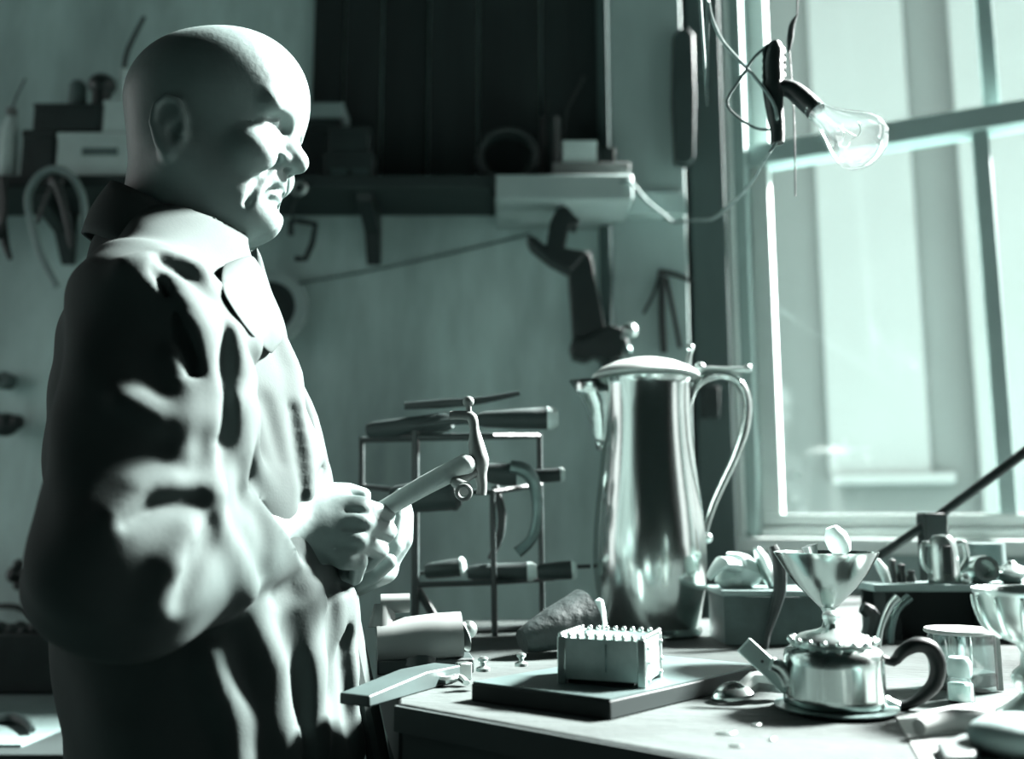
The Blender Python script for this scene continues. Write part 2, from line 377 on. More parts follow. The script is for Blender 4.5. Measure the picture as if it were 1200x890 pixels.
def head_sdf(P):
    L = head_local(P); Q = L.copy(); Q[:, 1] = np.abs(Q[:, 1])
    d = ell(Q, (0, 0, .020), (.098, .077, .082))
    d = su(d, ell(Q, (.036, 0, .028), (.064, .064, .062)), .03)
    d = su(d, ell(Q, (.026, 0, -.055), (.056, .058, .074)), .03)
    d = su(d, cone(Q, (-.012, .053, -.07), (.046, .022, -.112), .019, .020), .032)
    d = su(d, ell(Q, (.057, .006, -.112), (.021, .022, .019)), .016)
    d = su(d, cone(Q, (-.03, 0, -.05), (-.036, 0, -.2), .057, .064), .035)
    d = su(d, ell(Q, (.018, 0, -.114), (.044, .042, .022)), .025)
    d = su(d, cone(Q, (.0865, .004, .012), (.077, .047, -.002), .0145, .0130), .011)
    d = su(d, ell(Q, (.056, .041, -.055), (.027, .023, .024)), .014)
    d = ss(d, ell(Q, (.087, .036, -.0215), (.0155, .021, .0085)), .008)
    d = su(d, cone(Q, (.082, 0, -.004), (.0905, 0, -.045), .0085, .0125), .010)
    d = su(d, ell(Q, (.0945, 0, -.050), (.0140, .0140, .0130)), .008)
    d = su(d, ell(Q, (.081, .014, -.053), (.012, .0085, .009)), .005)
    d = ss(d, ell(Q, (.086, .008, -.062), (.006, .004, .004)), .003)
    d = su(d, ell(Q, (.060, 0, -.070), (.022, .027, .013)), .010)
    d = ss(d, cone(Q, (.078, .021, -.054), (.065, .041, -.086), .003, .003), .008)
    d = ss(d, cone(Q, (.065, .041, -.086), (.054, .043, -.112), .003, .002), .008)
    d = su(d, cone(Q, (.0785, 0, -.0755), (.0735, .016, -.0775), .0052, .005), .005)
    d = su(d, cone(Q, (.0735, .016, -.0775), (.0605, .029, -.0925), .005, .0032), .005)
    d = su(d, cone(Q, (.0735, 0, -.0915), (.0705, .014, -.0935), .0062, .006), .006)
    d = su(d, cone(Q, (.0705, .014, -.0935), (.0600, .027, -.1035), .006, .0032), .006)
    d = ss(d, cone(Q, (.086, 0, -.0835), (.0765, .015, -.0855), .0026, .0040), .002)
    d = ss(d, cone(Q, (.0765, .015, -.0855), (.0625, .0310, -.0985), .0046, .0024), .002)
    d = ss(d, cone(Q, (.082, 0, -.1), (.07, .022, -.1), .005, .004), .010)
    lid = [((.0775, .0215, -.0195), (.0785, .033, -.0170)), ((.0785, .033, -.0170), (.067, .046, -.0215))]
    for a, b in lid: d = su(d, cone(Q, a, b, .0034, .0034), .003)
    low = [((.0775, .0215, -.0255), (.0765, .034, -.0280)), ((.0765, .034, -.0280), (.067, .046, -.0245))]
    for a, b in low: d = su(d, cone(Q, a, b, .0036, .0036), .004)
    d = su(d, cone(Q, (.07, .028, -.039), (.06, .045, -.036), .004, .004), .006)
    d = ss(d, cone(Q, (.062, .051, -.019), (.05, .06, -.013), .0008, .0005), .003)
    d = ss(d, cone(Q, (.062, .051, -.025), (.049, .059, -.027), .0008, .0005), .003)
    for k, zz in enumerate((.036, .048, .060)): d = ss(d, cone(Q, (.098-.006*k, 0, zz), (.08-.006*k, .035, zz+.002), .0012, .0008), .006)
    e = ell(Q, (-.020, .0745, -.042), (.016, .007, .032))
    arc = [(-.009, .072, -.050), (-.006, .0745, -.030), (-.012, .0785, -.014), (-.023, .0805, -.010), (-.033, .081, -.020), (-.036, .080, -.038), (-.030, .078, -.056), (-.020, .0745, -.071)]
    e = su(e, chain(Q, arc, [.003, .0036, .004, .0042, .0042, .004, .0042, .0062]), .006)
    e = ss(e, ell(Q, (-.013, .082, -.047), (.009, .0075, .0125)), .005)
    e = ss(e, ell(Q, (-.022, .083, -.028), (.009, .0035, .011)), .005)
    e = su(e, ell(Q, (-.006, .074, -.045), (.004, .005, .007)), .004)
    return su(d, e, .006)
# arms
SHR, ELR, WRR0 = (-.334, .84, 1.325), (-.318, .770, 1.105), (-.227, .945, 1.138)
SHL, ELL, WRL = (-.365, 1.15, 1.320), (-.345, 1.22, 1.10), (-.222, 1.072, 1.091)
HA = at(450, 597, 0.990); HBp = at(548, 540, 0.990); hdir = (HBp-HA).normalized()      # hammer handle axis
ROLL = Matrix.Rotation(R(-20), 3, hdir); AX = Vector((-.15, 1.012, 1.1485)); SH = Vector((-.022, -.022, -.004))
WRR = (-.229, .938, 1.140); PR = tuple(AX+SH+ROLL @ (Vector((-.178, .977, 1.135))-AX))
def right_hand(P):
    Pw = P; P = ((P-np.array(AX+SH, f4)) @ np.array(ROLL, f4))+np.array(AX, f4)
    d = ell(P, (-.166, .979, 1.134), (.050, .0185, .040))
    d = su(d, cone(Pw, WRR, PR, .028, .029), .02)
    kn = [(-.1255, .982, 1.153), (-.1210, .979, 1.136), (-.1255, .979, 1.117), (-.136, .980, 1.100)]
    mid = [(-.110, 1.016, 1.155), (-.107, 1.016, 1.138), (-.113, 1.014, 1.118), (-.125, 0.990, 1.100)]
    pip = [(-.127, 1.034, 1.146), (-.125, 1.034, 1.128), (-.131, 1.031, 1.109), (-.141, 1.026, 1.093)]
    tip = [(-.147, 1.024, 1.133), (-.146, 1.024, 1.116), (-.150, 1.022, 1.098), (-.156, 1.016, 1.086)]
    rr = [.0108, .011, .0106, .0095]
    for i in range(4):
        d = su(d, ell(P, kn[i], (.0125, .011, .0105)), .010)
        f = chain(P, [kn[i], mid[i], pip[i], tip[i]], [rr[i], rr[i]*.97, rr[i]*.9, rr[i]*.82]); d = su(d, f, .004)
    th = chain(P, [(-.195, .972, 1.155), (-.168, .984, 1.169), (-.146, .995, 1.174), (-.131, 1.0, 1.172)], [.017, .013, .0105, .0085]); d = su(d, th, .008)
    for i in range(3):                      # tendons and the gaps between knuckles
        a = np.array(kn[i]); b = np.array(kn[i+1]); g = (a+b)/2; d = ss(d, cone(P, g+V3(.012, -.008, 0), g+V3(-.012, -.012, 0), .0016, .0008), .006)
    for i in range(4): d = su(d, cone(P, np.array(kn[i])+V3(-.006, -.007, 0), (-.178, .961, 1.143-.006*i), .0028, .0018), .008)
    return d
def left_hand(P):
    P = P-V3(-.007, .010, .012)
    d = ell(P, (-.165, 1.052, 1.075), (.042, .036, .018))
    d = su(d, cone(P, (-.215, 1.062, 1.079), (-.18, 1.055, 1.075), .028, .028), .02)
    fb = [(-.142, 1.030, 1.080), (-.134, 1.047, 1.080), (-.134, 1.065, 1.080), (-.142, 1.08, 1.082)]
    f1 = [(-.122, 1.036, 1.106), (-.114, 1.050, 1.112), (-.116, 1.068, 1.110), (-.124, 1.083, 1.105)]
    f2 = [(-.119, 1.046, 1.132), (-.113, 1.056, 1.139), (-.117, 1.072, 1.136), (-.124, 1.085, 1.126)]
    f3 = [(-.121, 1.050, 1.152), (-.118, 1.054, 1.161), (-.122, 1.068, 1.155), (-.128, 1.08, 1.142)]
    rr = [.0105, .0108, .0105, .0093]
    for i in range(4):
        d = su(d, ell(P, fb[i], (.012, .011, .011)), .012); d = su(d, chain(P, [fb[i], f1[i], f2[i], f3[i]], [rr[i], rr[i], rr[i]*.9, rr[i]*.8]), .004)
    th = chain(P, [(-.185, 1.032, 1.072), (-.160, 1.012, 1.070), (-.140, 1.006, 1.078), (-.124, 1.008, 1.090)], [.016, .0125, .0105, .0085]); d = su(d, th, .008)
    return d
def body_sdf(P):
    d = ell(P, (-.36, 1.0, 1.27), (.095, .125, .17)); d = su(d, ell(P, (-.325, 1, 1.06), (.095, .105, .16)), .06)
    d = su(d, cone(P, (-.355, .875, 1.33), (-.355, 1.125, 1.33), .045, .045), .05)
    d = su(d, cone(P, SHR, ELR, .048, .040), .03); d = su(d, cone(P, ELR, WRR, .040, .028), .02)
    d = su(d, cone(P, SHL, ELL, .048, .040), .03); d = su(d, cone(P, ELL, WRL, .040, .028), .02)
    m_ = P[:, 2] > 1.36
    if m_.any(): d[m_] = su(d[m_], head_sdf(P[m_]), .03)
    m_ = (P[:, 0] > -.26) & (P[:, 2] < 1.24)
    if m_.any():
        q = P[m_]; d[m_] = np.minimum(su(d[m_], right_hand(q), .01), su(np.full(len(q), 1.0, f4), left_hand(q), .01))
    return d
v_, f_ = surface(body_sdf, (-.53, .70, .88), (-.08, 1.30, 1.72), .0023)
mesh_from('body', v_, f_, M_skin, man, 2)
for s in (-1, 1):
    c = head_world((.0655, .0335*s, -.0225))
    eo = MB().ball(c, .0118, 20, 14).build('eye', M_eye, man)
    MB().ball(head_world((.0735, .0335*s, -.0225)), .0052, 14, 8, sc3=(.75, 1, 1)).build('iris', M_iris, eo)

# work coat
def coat_base(P):
    d = ell(P, (-.357, 1.0, 1.25), (.113, .165, .19)); d = su(d, ell(P, (-.360, 1.0, 1.325), (.088, .14, .125)), .05)
    d = su(d, ell(P, (-.318, 1.0, 1.09), (.138, .150, .21)), .07)
    d = su(d, cone(P, (-.348, .86, 1.345), (-.348, 1.14, 1.345), .056, .056), .05)
    d = su(d, ell(P, (-.365, 1.0, 1.43), (.078, .085, .06)), .05)
    t = np.clip((1.06-P[:, 2])/.5, 0, 1)    # flaring skirt
    cx = -.305+.03*t; rx = .135+.02*t; ry = .152+.05*t
    k = np.sqrt(((P[:, 0]-cx)/rx)**2+((P[:, 1]-1.0)/ry)**2); sk = (k-1)*rx
    sk = np.maximum(sk, np.maximum(P[:, 2]-1.06, .56-P[:, 2])); d = su(d, sk, .05)
    return d
_t, _b = at(298, 588, .905), at(366, 670, .90); _e = (_b-_t).normalized(); _n = Vector((.55, .12, .05)); _n = (_n-_e*_n.dot(_e)).normalized()
CUR = (np.array((_t+_b)/2, f4), np.array(_n, f4)); _n = (Vector(WRL)-Vector(ELL)).normalized(); CUL = (V3(-.245, 1.103, 1.092), np.array(_n, f4))
def upper(P, S, E_):
    sg = 1 if S[1] > 1 else -1
    return su(cone(P, (S[0]+.004, S[1]+.004*sg, S[2]), (E_[0]-.014, E_[1], E_[2]), .061, .057), cone(P, (S[0]+.048, S[1]-.006*sg, S[2]-.02), (E_[0]+.024, E_[1], E_[2]+.01), .056, .056), .03)
def lower(P, E_, Wp, cut):
    a = np.array(E_); u = np.array(Wp)-a
    return ss(lower_(P, E_, Wp, cut), cone(P, a+u*.5, a+u*1.6, .041, .048), .003)
def lower_(P, E_, Wp, cut): return np.maximum(su(cone(P, E_, Wp, .064, .050), cone(P, (E_[0]+.02, E_[1]+.01, E_[2]-.012), Wp, .055, .044), .02), (P-cut[0]) @ cut[1])
def coat_plain(P):
    d = coat_base(P)
    d = su(d, su(upper(P, SHR, ELR), lower(P, ELR, WRR, CUR), .02)+.0*d, .008+.03*np.clip((P[:, 2]-1.18)/.15, 0, 1))
    return su(d, su(upper(P, SHL, ELL), lower(P, ELL, WRL, CUL), .02), .02)
def trace(px):                              # where the view through a pixel meets the coat
    out = []
    for x, y in px:
        a, b, c = ray(x, y); dr = np.array((a, b, c)); dr /= np.linalg.norm(dr); s = .45
        for _ in range(60):
            p = np.array((0, 0, CAM_Z))+dr*s; q = float(coat_plain(p[None].astype(f4))[0]); s += max(q*.8, 0)
            if q < 4e-4 or s > 1.6: break
        if s < 1.6: out.append(p)
    return out
RIDGES = [([(176, 318), (206, 345), (232, 395), (248, 460), (252, 530), (250, 575)], .016), ([(150, 470), (190, 492), (240, 496)], .009),
          ([(150, 312), (190, 302), (232, 318)], .010),
          ([(140, 606), (168, 582), (204, 572), (246, 574)], .013), ([(186, 706), (206, 668), (224, 630)], .011), ([(258, 622), (276, 650), (292, 690)], .012),
          ([(276, 395), (284, 470), (300, 560)], .014), ([(270, 470), (282, 530), (286, 580)], .010),
          ([(322, 380), (340, 440), (354, 520), (360, 575)], .013), ([(300, 715), (318, 780), (338, 880)], .014), ([(362, 690), (366, 770), (372, 880)], .014),
          ([(402, 690), (408, 770), (420, 880)], .010), ([(205, 420), (222, 470), (216, 530)], .009), ([(250, 770), (266, 830), (280, 889)], .012)]
GROOVES = [([(182, 322), (210, 372), (226, 440)], .006), ([(292, 410), (312, 470), (330, 540)], .007),
           ([(340, 480), (350, 540), (354, 588)], .0055), ([(385, 690), (389, 750), (387, 812)], .009), ([(145, 616), (178, 594), (232, 586)], .0055),
           ([(210, 706), (230, 660), (246, 618)], .008), ([(306, 608), (314, 640), (308, 668)], .007), ([(350, 420), (366, 490), (378, 570)], .0045), ([(398, 690), (404, 770), (412, 880)], .005),
           ([(337, 720), (347, 790), (356, 885)], .009), ([(190, 306), (214, 318), (238, 342)], .005), ([(262, 385), (262, 430), (262, 480), (262, 535), (264, 588)], .0045)]
def lifted(px, k):
    out = []
    for q in trace(px):
        g = np.array([float(coat_plain((q+e)[None].astype(f4))[0]-coat_plain((q-e)[None].astype(f4))[0]) for e in np.eye(3)*.003]); g /= np.linalg.norm(g)+1e-9
        out.append(q+g*k)
    return out
RIDGES = [(lifted(p, -.25*r), r) for p, r in RIDGES]; GROOVES = [(lifted(p, .35*r), r) for p, r in GROOVES]
def coat_sdf(P):
    d = coat_plain(P)
    for p, r in RIDGES:
        if len(p) > 1:
            n = len(p); d = su(d, chain(P, p, [r*(.45+.55*math.sin(math.pi*(i+.6)/(n+.2))) for i in range(n)]), .018)
    for p, r in GROOVES:
        if len(p) > 1:
            n = len(p); d = ss(d, chain(P, p, [r*(.08+.92*math.sin(math.pi*(i+.35)/(n-.3))) for i in range(n)]), .014)
    x, y, z = P[:, 0], P[:, 1], P[:, 2]
    w = .0014*np.sin(38*x+21*z+2.0*np.sin(17*y+9*z))+.0012*np.sin(55*y-34*z+1.7*np.sin(23*x))+.0012*np.sin(90*z+40*x+3*np.sin(30*y))
    d = d+w
    d = ss(d, cone(P, (-.362, 1, 1.36), (-.342, 1, 1.60), .062, .082), .004)
    d = ss(d, cone(P, (-.27, 1.0, 1.43), (-.225, 1.0, 1.32), .028, .004), .006)     # open neckline
    return d
v_, f_ = surface(coat_sdf, (-.55, .66, .54), (-.09, 1.34, 1.53), .0042)
coat = mesh_from('work_coat', v_, f_, M_coat, man, 2)
def collar(name, m, top, low, dz, drop, ph0, thick, tilt=.042, wav=.0, ztop=1.468, c=(-.362, 1.0)):
    vs = []; fs = []; n = 56; rows = 7
    for i in range(n+1):
        ph = ph0+(2*math.pi-2*ph0)*i/n      # ph = 0 is the front
        for j in range(rows):
            t = j/(rows-1); bulge = math.sin(t*math.pi)*.004
            rx = top[0]+(low[0]-top[0])*t+bulge; ry = top[1]+(low[1]-top[1])*t+bulge
            z = ztop-tilt*math.cos(ph)-drop*t - dz*t*max(0, math.cos(ph))**2
            vs.append(Vector((c[0]+rx*math.cos(ph), c[1]+ry*math.sin(ph), z+wav*math.sin(5*ph)*t)))
    for i in range(n):
        for j in range(rows-1): fs.append((i*rows+j, (i+1)*rows+j, (i+1)*rows+j+1, i*rows+j+1))
    o = MB().add(vs, fs).build(name, m, man); s = o.modifiers.new('cloth', 'SOLIDIFY'); s.thickness = thick; s.offset = 0
    return o
collar('collar', M_coat, (.076, .073), (.098, .108), .02, .062, R(24), .004)
collar('shirt_collar', M_shirt, (.070, .064), (.088, .082), .02, .05, R(10), .003, ztop=1.462)
# lapels lying on the chest, buttons, trousers, shoes
def on_coat(px, lift=.003):
    p = trace(px); out = []
    for q in p:
        g = np.array([float(coat_plain((q+e)[None].astype(f4))[0]-coat_plain((q-e)[None].astype(f4))[0]) for e in np.eye(3)*.002]); g /= np.linalg.norm(g)+1e-9
        out.append(Vector((q+g*lift).tolist()))
    return out
def strip(name, outer, inner, m, lift0, lift1, thick):
    a = on_coat(outer, lift0); b = on_coat(inner, lift1); n = min(len(a), len(b)); rows = 6; vs = []; fs = []
    for i in range(n):
        for j in range(rows):
            t = j/(rows-1); q = a[i].lerp(b[i], t); vs.append(q+Vector((.25, -.9, .3))*(.006*math.sin(math.pi*t)*.35))
    for i in range(n-1):
        for j in range(rows-1): fs.append((i*rows+j, (i+1)*rows+j, (i+1)*rows+j+1, i*rows+j+1))
    o = MB().add(vs, fs).build(name, m, man); s = o.modifiers.new('cloth', 'SOLIDIFY'); s.thickness = thick; s.offset = 0
    s = o.modifiers.new('soft', 'SUBSURF'); s.levels = s.render_levels = 2; return o
strip('lapel', [(258, 312), (256, 338), (266, 356), (282, 380), (298, 400), (316, 418)], [(292, 300), (302, 318), (310, 335), (318, 355), (324, 375), (328, 400)], M_coat, .002, .005, .0035)
MB().tube([at(330, 420, 1.03), at(345, 445, 1.035), at(364, 490, 1.035), at(379, 555, 1.035), at(392, 620, 1.035), at(405, 690, 1.035), at(420, 770, 1.035), at(436, 850, 1.035), at(450, 930, 1.035)], [.003, .006, .008, .008, .008, .009, .010, .011, .012], 12, flat=2.2).build('front_flap', M_coat, man)
for s_ in (-1, 1):
    MB().tube([(-.305, 1+.09*s_, .92), (-.30, 1+.09*s_, .5), (-.31, 1+.095*s_, .07)], [.085, .075, .065], 20).build('trouser_leg', M_trouser, man)
    MB().ball((-.27, 1+.095*s_, .035), .035, 18, 10, sc3=(3.9, 1.35, 1.0)).box((-.27, 1+.095*s_, .006), (.25, .085, .012)).build('shoe', M_ebony, man)

# ================================================================== THE HAMMER IN HIS HANDS
ham = thing('hammer', 'silversmith\'s hammer with pale wooden handle held in the man\'s hands', 'hammer', HA)
hA = HA-hdir*.13; hE = at(545, 545, 0.990)
MB().tube([hA, hA+hdir*.06, HA, HA+hdir*.05, hE], [.012, .0125, .0095, .0105, .0115], 16).ball(hE, .0115, 16, 8).build('handle', M_wood, ham)
k = [at(x, y, 0.998) for x, y in ((527, 487), (545, 487), (553, 490), (556, 503), (558, 520), (562, 540), (563, 556), (565, 570), (564, 580))]
MB().tube(k, [.0045, .005, .006, .005, .0085, .0105, .007, .0055, .0055], 14).build('hammer_head', mat('matt_steel', .13, .45, .3, tint=.9, var=.15), ham)
MB().ball(at(549, 471, 0.998), .0062, 16, 10).cyl(at(549, 474, 0.998), at(550, 486, 0.998), .003).build('peen', MATS['matt_steel'], ham)
q0 = at(534, 566, .984); q1 = at(545, 573, .965)
MB().tube([at(562, 550, 0.998), q0, q1], [.0055, .0065, .0075], 16, smooth=1).tube([q1+Vector((-.001, -.006, -.004)) + Vector((.007*math.cos(a), 0, .007*math.sin(a))) for a in [i*math.pi/8 for i in range(16)]], .0022, 8, closed=True, smooth=1).build('striking_face', MATS['matt_steel'], ham)

# ================================================================== EWER
EC = Vector((at(760, 600, 1.40).x, 1.40, BZ)); es = (EC-Vector((0, 0, CAM_Z))).length/F_PX*1.0
def ez(y): return at(760, y, 1.40).z-BZ
ew = thing('ewer', 'tall silver flagon with domed lid and long S-curved handle, standing behind the box', 'jug', EC)
px = 1.40/F_PX/1.0
prof = [(0, 0), (.070, 0), (.074, .004), (.073, .010), (.066, .016), (.064, .022)]+[(r_*px, ez(y)) for y, r_ in ((735, 54), (715, 58), (690, 62.5), (665, 65), (645, 65), (620, 64), (590, 61), (550, 56), (515, 52.5), (480, 51), (455, 51.5), (449, 53), (446, 54.5), (443, 53), (443, 10))]
MB().lathe(prof, EC, 48).build('body', M_silver, ew, angle=50)
zr = EC.z+ez(443)
MB().lathe([(0, 0), (.0795, 0), (.0805, .003), (.078, .006), (.066, .0145), (.048, .0225), (.026, .028), (.008, .0295), (0, .0297)], (EC.x, EC.y, zr), 48).build('lid', mat('matt_silver', .42, .45, .4, tint=.9, var=.06), ew, angle=50)
# spout: a beak open at the top
sp = MB(); rows = []
for y, tipx, wid in ((446, 668, .030), (462, 679, .027), (480, 688, .022), (498, 694, .016), (514, 698, .010), (528, 701, .003)):
    t_ = at(tipx, y, 1.40); bx = EC.x-.050; z_ = t_.z
    rows.append([Vector((bx, EC.y-wid, z_)), Vector(((t_.x*.72+bx*.28), EC.y-wid*.62, z_)), Vector((t_.x, EC.y, z_)), Vector(((t_.x*.72+bx*.28), EC.y+wid*.62, z_)), Vector((bx, EC.y+wid, z_))])
sp.add([q for rr_ in rows for q in rr_], [(i*5+j, i*5+j+1, (i+1)*5+j+1, (i+1)*5+j) for i in range(5) for j in range(4)])
spo = sp.build('spout', M_silver, ew, angle=70); q = spo.modifiers.new('sheet', 'SOLIDIFY'); q.thickness = .0035; q.offset = 0
def E_(x, y): return at(x, y, 1.40)
MB().tube([E_(804, 505), E_(806, 478), E_(813, 456), E_(828, 443), E_(848, 441), E_(866, 449), E_(875, 470), E_(873, 500), E_(862, 535), E_(848, 565), E_(836, 592), E_(829, 615), E_(827, 630)],
          [.0045, .0058, .0066, .0068, .0066, .0068, .0072, .007, .0062, .0055, .005, .0042, .003], 14, flat=1.5).build('handle', M_silver, ew)
MB().tube([E_(806, 434), E_(828, 432), E_(850, 433), E_(874, 433)], [.005, .004, .004, .005], 12, flat=1.6).ball(E_(876, 432), .0068, 14, 8).build('handle_cap', M_silver2, ew)
MB().tube([E_(805, 436), E_(806, 424), E_(809, 412)], [.004, .0035, .004], 12).ball(E_(809, 408), .0062, 16, 10).build('thumb_piece', M_silver2, ew)
MB().ball(E_(820, 431), .0085, 16, 10).build('hinge', M_silver2, ew)
MB().ball(E_(829, 631), .0078, 16, 10).build('handle_tip', M_silver2, ew)

# ================================================================== MARKING BOARD, BOX, PINS
F_, L_, R_ = Vector((.0823, .820, BZ)), Vector((-.038, .905, BZ)), Vector((.262, 1.006, BZ)); B_ = L_+R_-F_
bh = .0175
brd = thing('surface_block', 'flat dark slab with paler top lying under the silver box', 'slab', (F_+B_)/2)
MB().prism([F_, R_, B_, L_], (0, 0, bh-.0015)).build('slab', mat('slab_black', .011, .6, spec=.2), brd, bevel=.0015)
cen = (F_+B_)/2; sh_ = lambda q: cen+(q-cen)*.988+Vector((0, 0, bh-.002))
MB().prism([sh_(F_), sh_(R_), sh_(B_), sh_(L_)], (0, 0, .002)).build('top_sheet', mat('paler_slab_top', .05, .5, var=.4, scale=14), brd)  # thin top sheet, paler than the slab sides
tz = BZ+bh
a_, b_, c_ = onz(653, 801, tz), onz(757, 808, tz), onz(798, 795, tz)
ux = (b_-a_); LX = ux.length; ux.normalize(); uy = Vector((-ux.y, ux.x, 0)); LY = (c_-b_).length; hb = .041
ROT = Matrix((ux, uy, Vector((0, 0, 1)))).transposed()
def Bx(x, y, z): return a_+ux*x+uy*y+Vector((0, 0, z))
box = thing('silver_box', 'open rectangular silver box edged with tiny beads, standing on the dark slab', 'box', Bx(LX/2, LY/2, 0))
def bxp(name, x0, x1, y0, y1, z0, z1, m, bev=.0006):
    return MB().box(Bx((x0+x1)/2, (y0+y1)/2, (z0+z1)/2), (x1-x0, y1-y0, z1-z0), ROT).build(name, m, box, bevel=bev)
M_panel = mat('satin_panel', .60, .42, .75, var=.2, scale=30)
bxp('base_plate', .003, LX-.003, .003, LY-.003, .004, .007, M_silver2)
bxp('plinth', .009, LX-.012, .006, LY-.006, 0, .005, M_dark)
bxp('panel', .002, LX-.002, .001, .003, .004, hb, M_panel); bxp('panel', .002, LX-.002, LY-.003, LY-.001, .004, hb, M_panel)
bxp('panel', .001, .003, .003, LY-.003, .004, hb, M_panel); bxp('panel', LX-.003, LX-.001, .003, LY-.003, .004, hb, mat('dark_satin_panel', .35, .4, .8, var=.3, scale=40))
for x in (0, LX-.008):
    for y in (0, LY-.008): bxp('corner_post', x, x+.008, y, y+.008, 0, hb+.001, M_silver2, .001)
bxp('divider', LX*.55, LX*.565, .0002, .0012, .012, hb-.004, M_steeld)
bead0 = None
def bead(p, r_=.0026, name='bead'):
    global bead0
    if bead0 is None:
        bead0 = MB().ball(Vector(box.location)+Vector((0, 0, 0)), .0026, 10, 6).build(name, M_silver2, box)
        bead0.location = p-Vector(box.location); return bead0
    o = bead0.copy(); o.name = name; C.objects.link(o); o.parent = box; o.location = p-Vector(box.location); o.scale = (r_/.0026,)*3; return o
for i in range(10): bead(Bx(.003+(LX-.006)*i/9, .002, hb+.0022))
for i in range(10): bead(Bx(.003+(LX-.006)*i/9, LY-.002, hb+.0022))
for i in range(1, 8):
    bead(Bx(.002, .002+(LY-.004)*i/8, hb+.0022)); bead(Bx(LX-.002, .002+(LY-.004)*i/8, hb+.0022))
for y, z in ((.010, .034), (.013, .021), (.012, .006), (LY-.008, .034), (LY-.006, .018), (LY-.01, .006)): bead(Bx(LX, y, z), .0022, 'rivet')
def pin(p, h, r_, label):
    o = MB().lathe([(0, 0), (r_*1.7, 0), (r_*1.7, .003), (r_*.7, .005), (r_*.7, h*.6), (r_*1.2, h*.72), (r_*1.25, h*.9), (r_*.7, h), (0, h)], p, 16).build('steel_pin', M_steel, None)
    return tag(o, label, 'pin')
pin(onz(566, 787, tz), .014, .0042, 'small steel pin at the left corner of the dark slab'); pin(onz(611, 781, tz), .013, .004, 'small steel pin between the silver box and the other pin on the slab')
pin(onz(502, 787, BZ), .012, .0052, 'stubby pale steel pin on bench behind the wooden wedge')
# pale burnisher between box and flagon
o = MB().lathe([(0, 0), (.009, 0), (.0105, .012), (.0095, .035), (.0075, .055), (.005, .066), (0, .069)], onb(703, 768)).build('burnisher', M_pale, None); tag(o, 'pale finger-shaped wooden peg standing between the silver box and the flagon', 'peg')

# ================================================================== STAKE, WEDGE, SCRAP
sc_ = thing('bench_stake', 'pale barrel-shaped metal stake on dark iron foot in front of the man\'s waist', 'stake', onb(495, 790))
ax0, ax1 = at(442, 752, 1.06), at(541, 744, 1.075)
MB().tube([ax0, ax0.lerp(ax1, .3), ax0.lerp(ax1, .7), ax1], [.0235, .0235, .0255, .025], 24).build('barrel', mat('matt_tin', .15, .55, .25, tint=.9, var=.1), sc_)
MB().tube([ax1, at(545, 742, 1.077)], [.020, .012], 20, smooth=1).ball(at(549, 738, 1.075), .010, 16, 10).build('end_knob', M_steel, sc_)
MB().tube([at(446, 708, 1.065), at(480, 707, 1.07)], .0105, 18, smooth=1).tube([at(449, 735, 1.062), at(449, 708, 1.065)], [.017, .010], 16, smooth=1).build('upper_spigot', MATS['matt_tin'], sc_)
MB().box(ax0.lerp(ax1, .5)*1+Vector((.005, .01, BZ-ax0.lerp(ax1, .5).z+.008)), (.105, .05, .016), rz(.15)).tube([ax0.lerp(ax1, .5)+Vector((0, .005, 0)), Vector((ax0.lerp(ax1, .5).x, 1.075, BZ+.01))], [.02, .03], 16, smooth=1).build('iron_foot', M_iron, sc_, bevel=.002)
p0, p1 = Vector((-.128, .875, BZ)), Vector((-.053, 1.013, BZ)); dv = (p1-p0).normalized(); nv = Vector((dv.y, -dv.x, 0))
wz = MB().prism([p0, p0+Vector((0, 0, .010)), p0.lerp(p1, .6)+Vector((0, 0, .018)), p1+Vector((0, 0, .016)), p1+dv*.006+Vector((0, 0, .009)), p1], -nv*.034).build('wooden_wedge', M_wood2, None, bevel=.0015)
tag(wz, 'wooden wedge jutting over the left corner of the bench', 'wedge')
def scrap(px_, pts, r_, name, label, cat, m, flat=1.6, zoff=.004, seg=8, closed=False):
    base = onb(*px_); o = MB().tube([base+Vector(q)+Vector((0, 0, zoff)) for q in pts], r_, seg, flat=flat, closed=closed).build(name, m, None); return tag(o, label, cat)
scrap((516, 806), [(-.018, .004, 0), (-.008, .012, .004), (.006, .004, .002), (.018, .010, .004), (.026, .002, 0)], [.003, .0045, .0045, .004, .003], 'silver_offcut', 'crumpled pale silver offcut between the wedge and the dark slab', 'scrap', M_silver2)
o = MB().box(onb(543, 797)+Vector((0, 0, .009)), (.016, .012, .018), rz(.5)).build('steel_block', M_steel, None, bevel=.002); tag(o, 'small square steel block against the left corner of the dark slab', 'block')

# ================================================================== HAMMER RACK
RY = 1.40
rk = thing('hammer_rack', 'black iron bench rack with uprights and rails, holding hammers and stakes', 'rack', at(540, 745, RY))
def bar(name, a, b, r_=.0042, m=M_iron, par=rk): return MB().tube([a, b], r_, 8, smooth=1).build(name, m, par)
def down(q): return Vector((q.x, q.y, BZ))
for x, y0, Yq in ((487, 505, 1.38), (577, 575, 1.38), (632, 508, 1.44), (424, 512, 1.50)):
    a = at(x, y0, Yq); b = at(x+(5 if x > 600 else 2), 640, Yq) ; b = Vector((a.x+.004, Yq, BZ)) if x != 424 else at(424, 572, Yq); bar('upright', a, b, .0045 if x != 487 else .0058)
z_t = at(487, 512, 1.38).z
bar('top_rail', at(424, 516, 1.50), at(487, 512, 1.38), .0045); bar('top_rail', at(487, 512, 1.38), at(577, 511, 1.38), .005); bar('top_rail', at(577, 511, 1.38), at(632, 511, 1.44)); bar('top_rail', at(424, 516, 1.50), at(632, 511, 1.44))
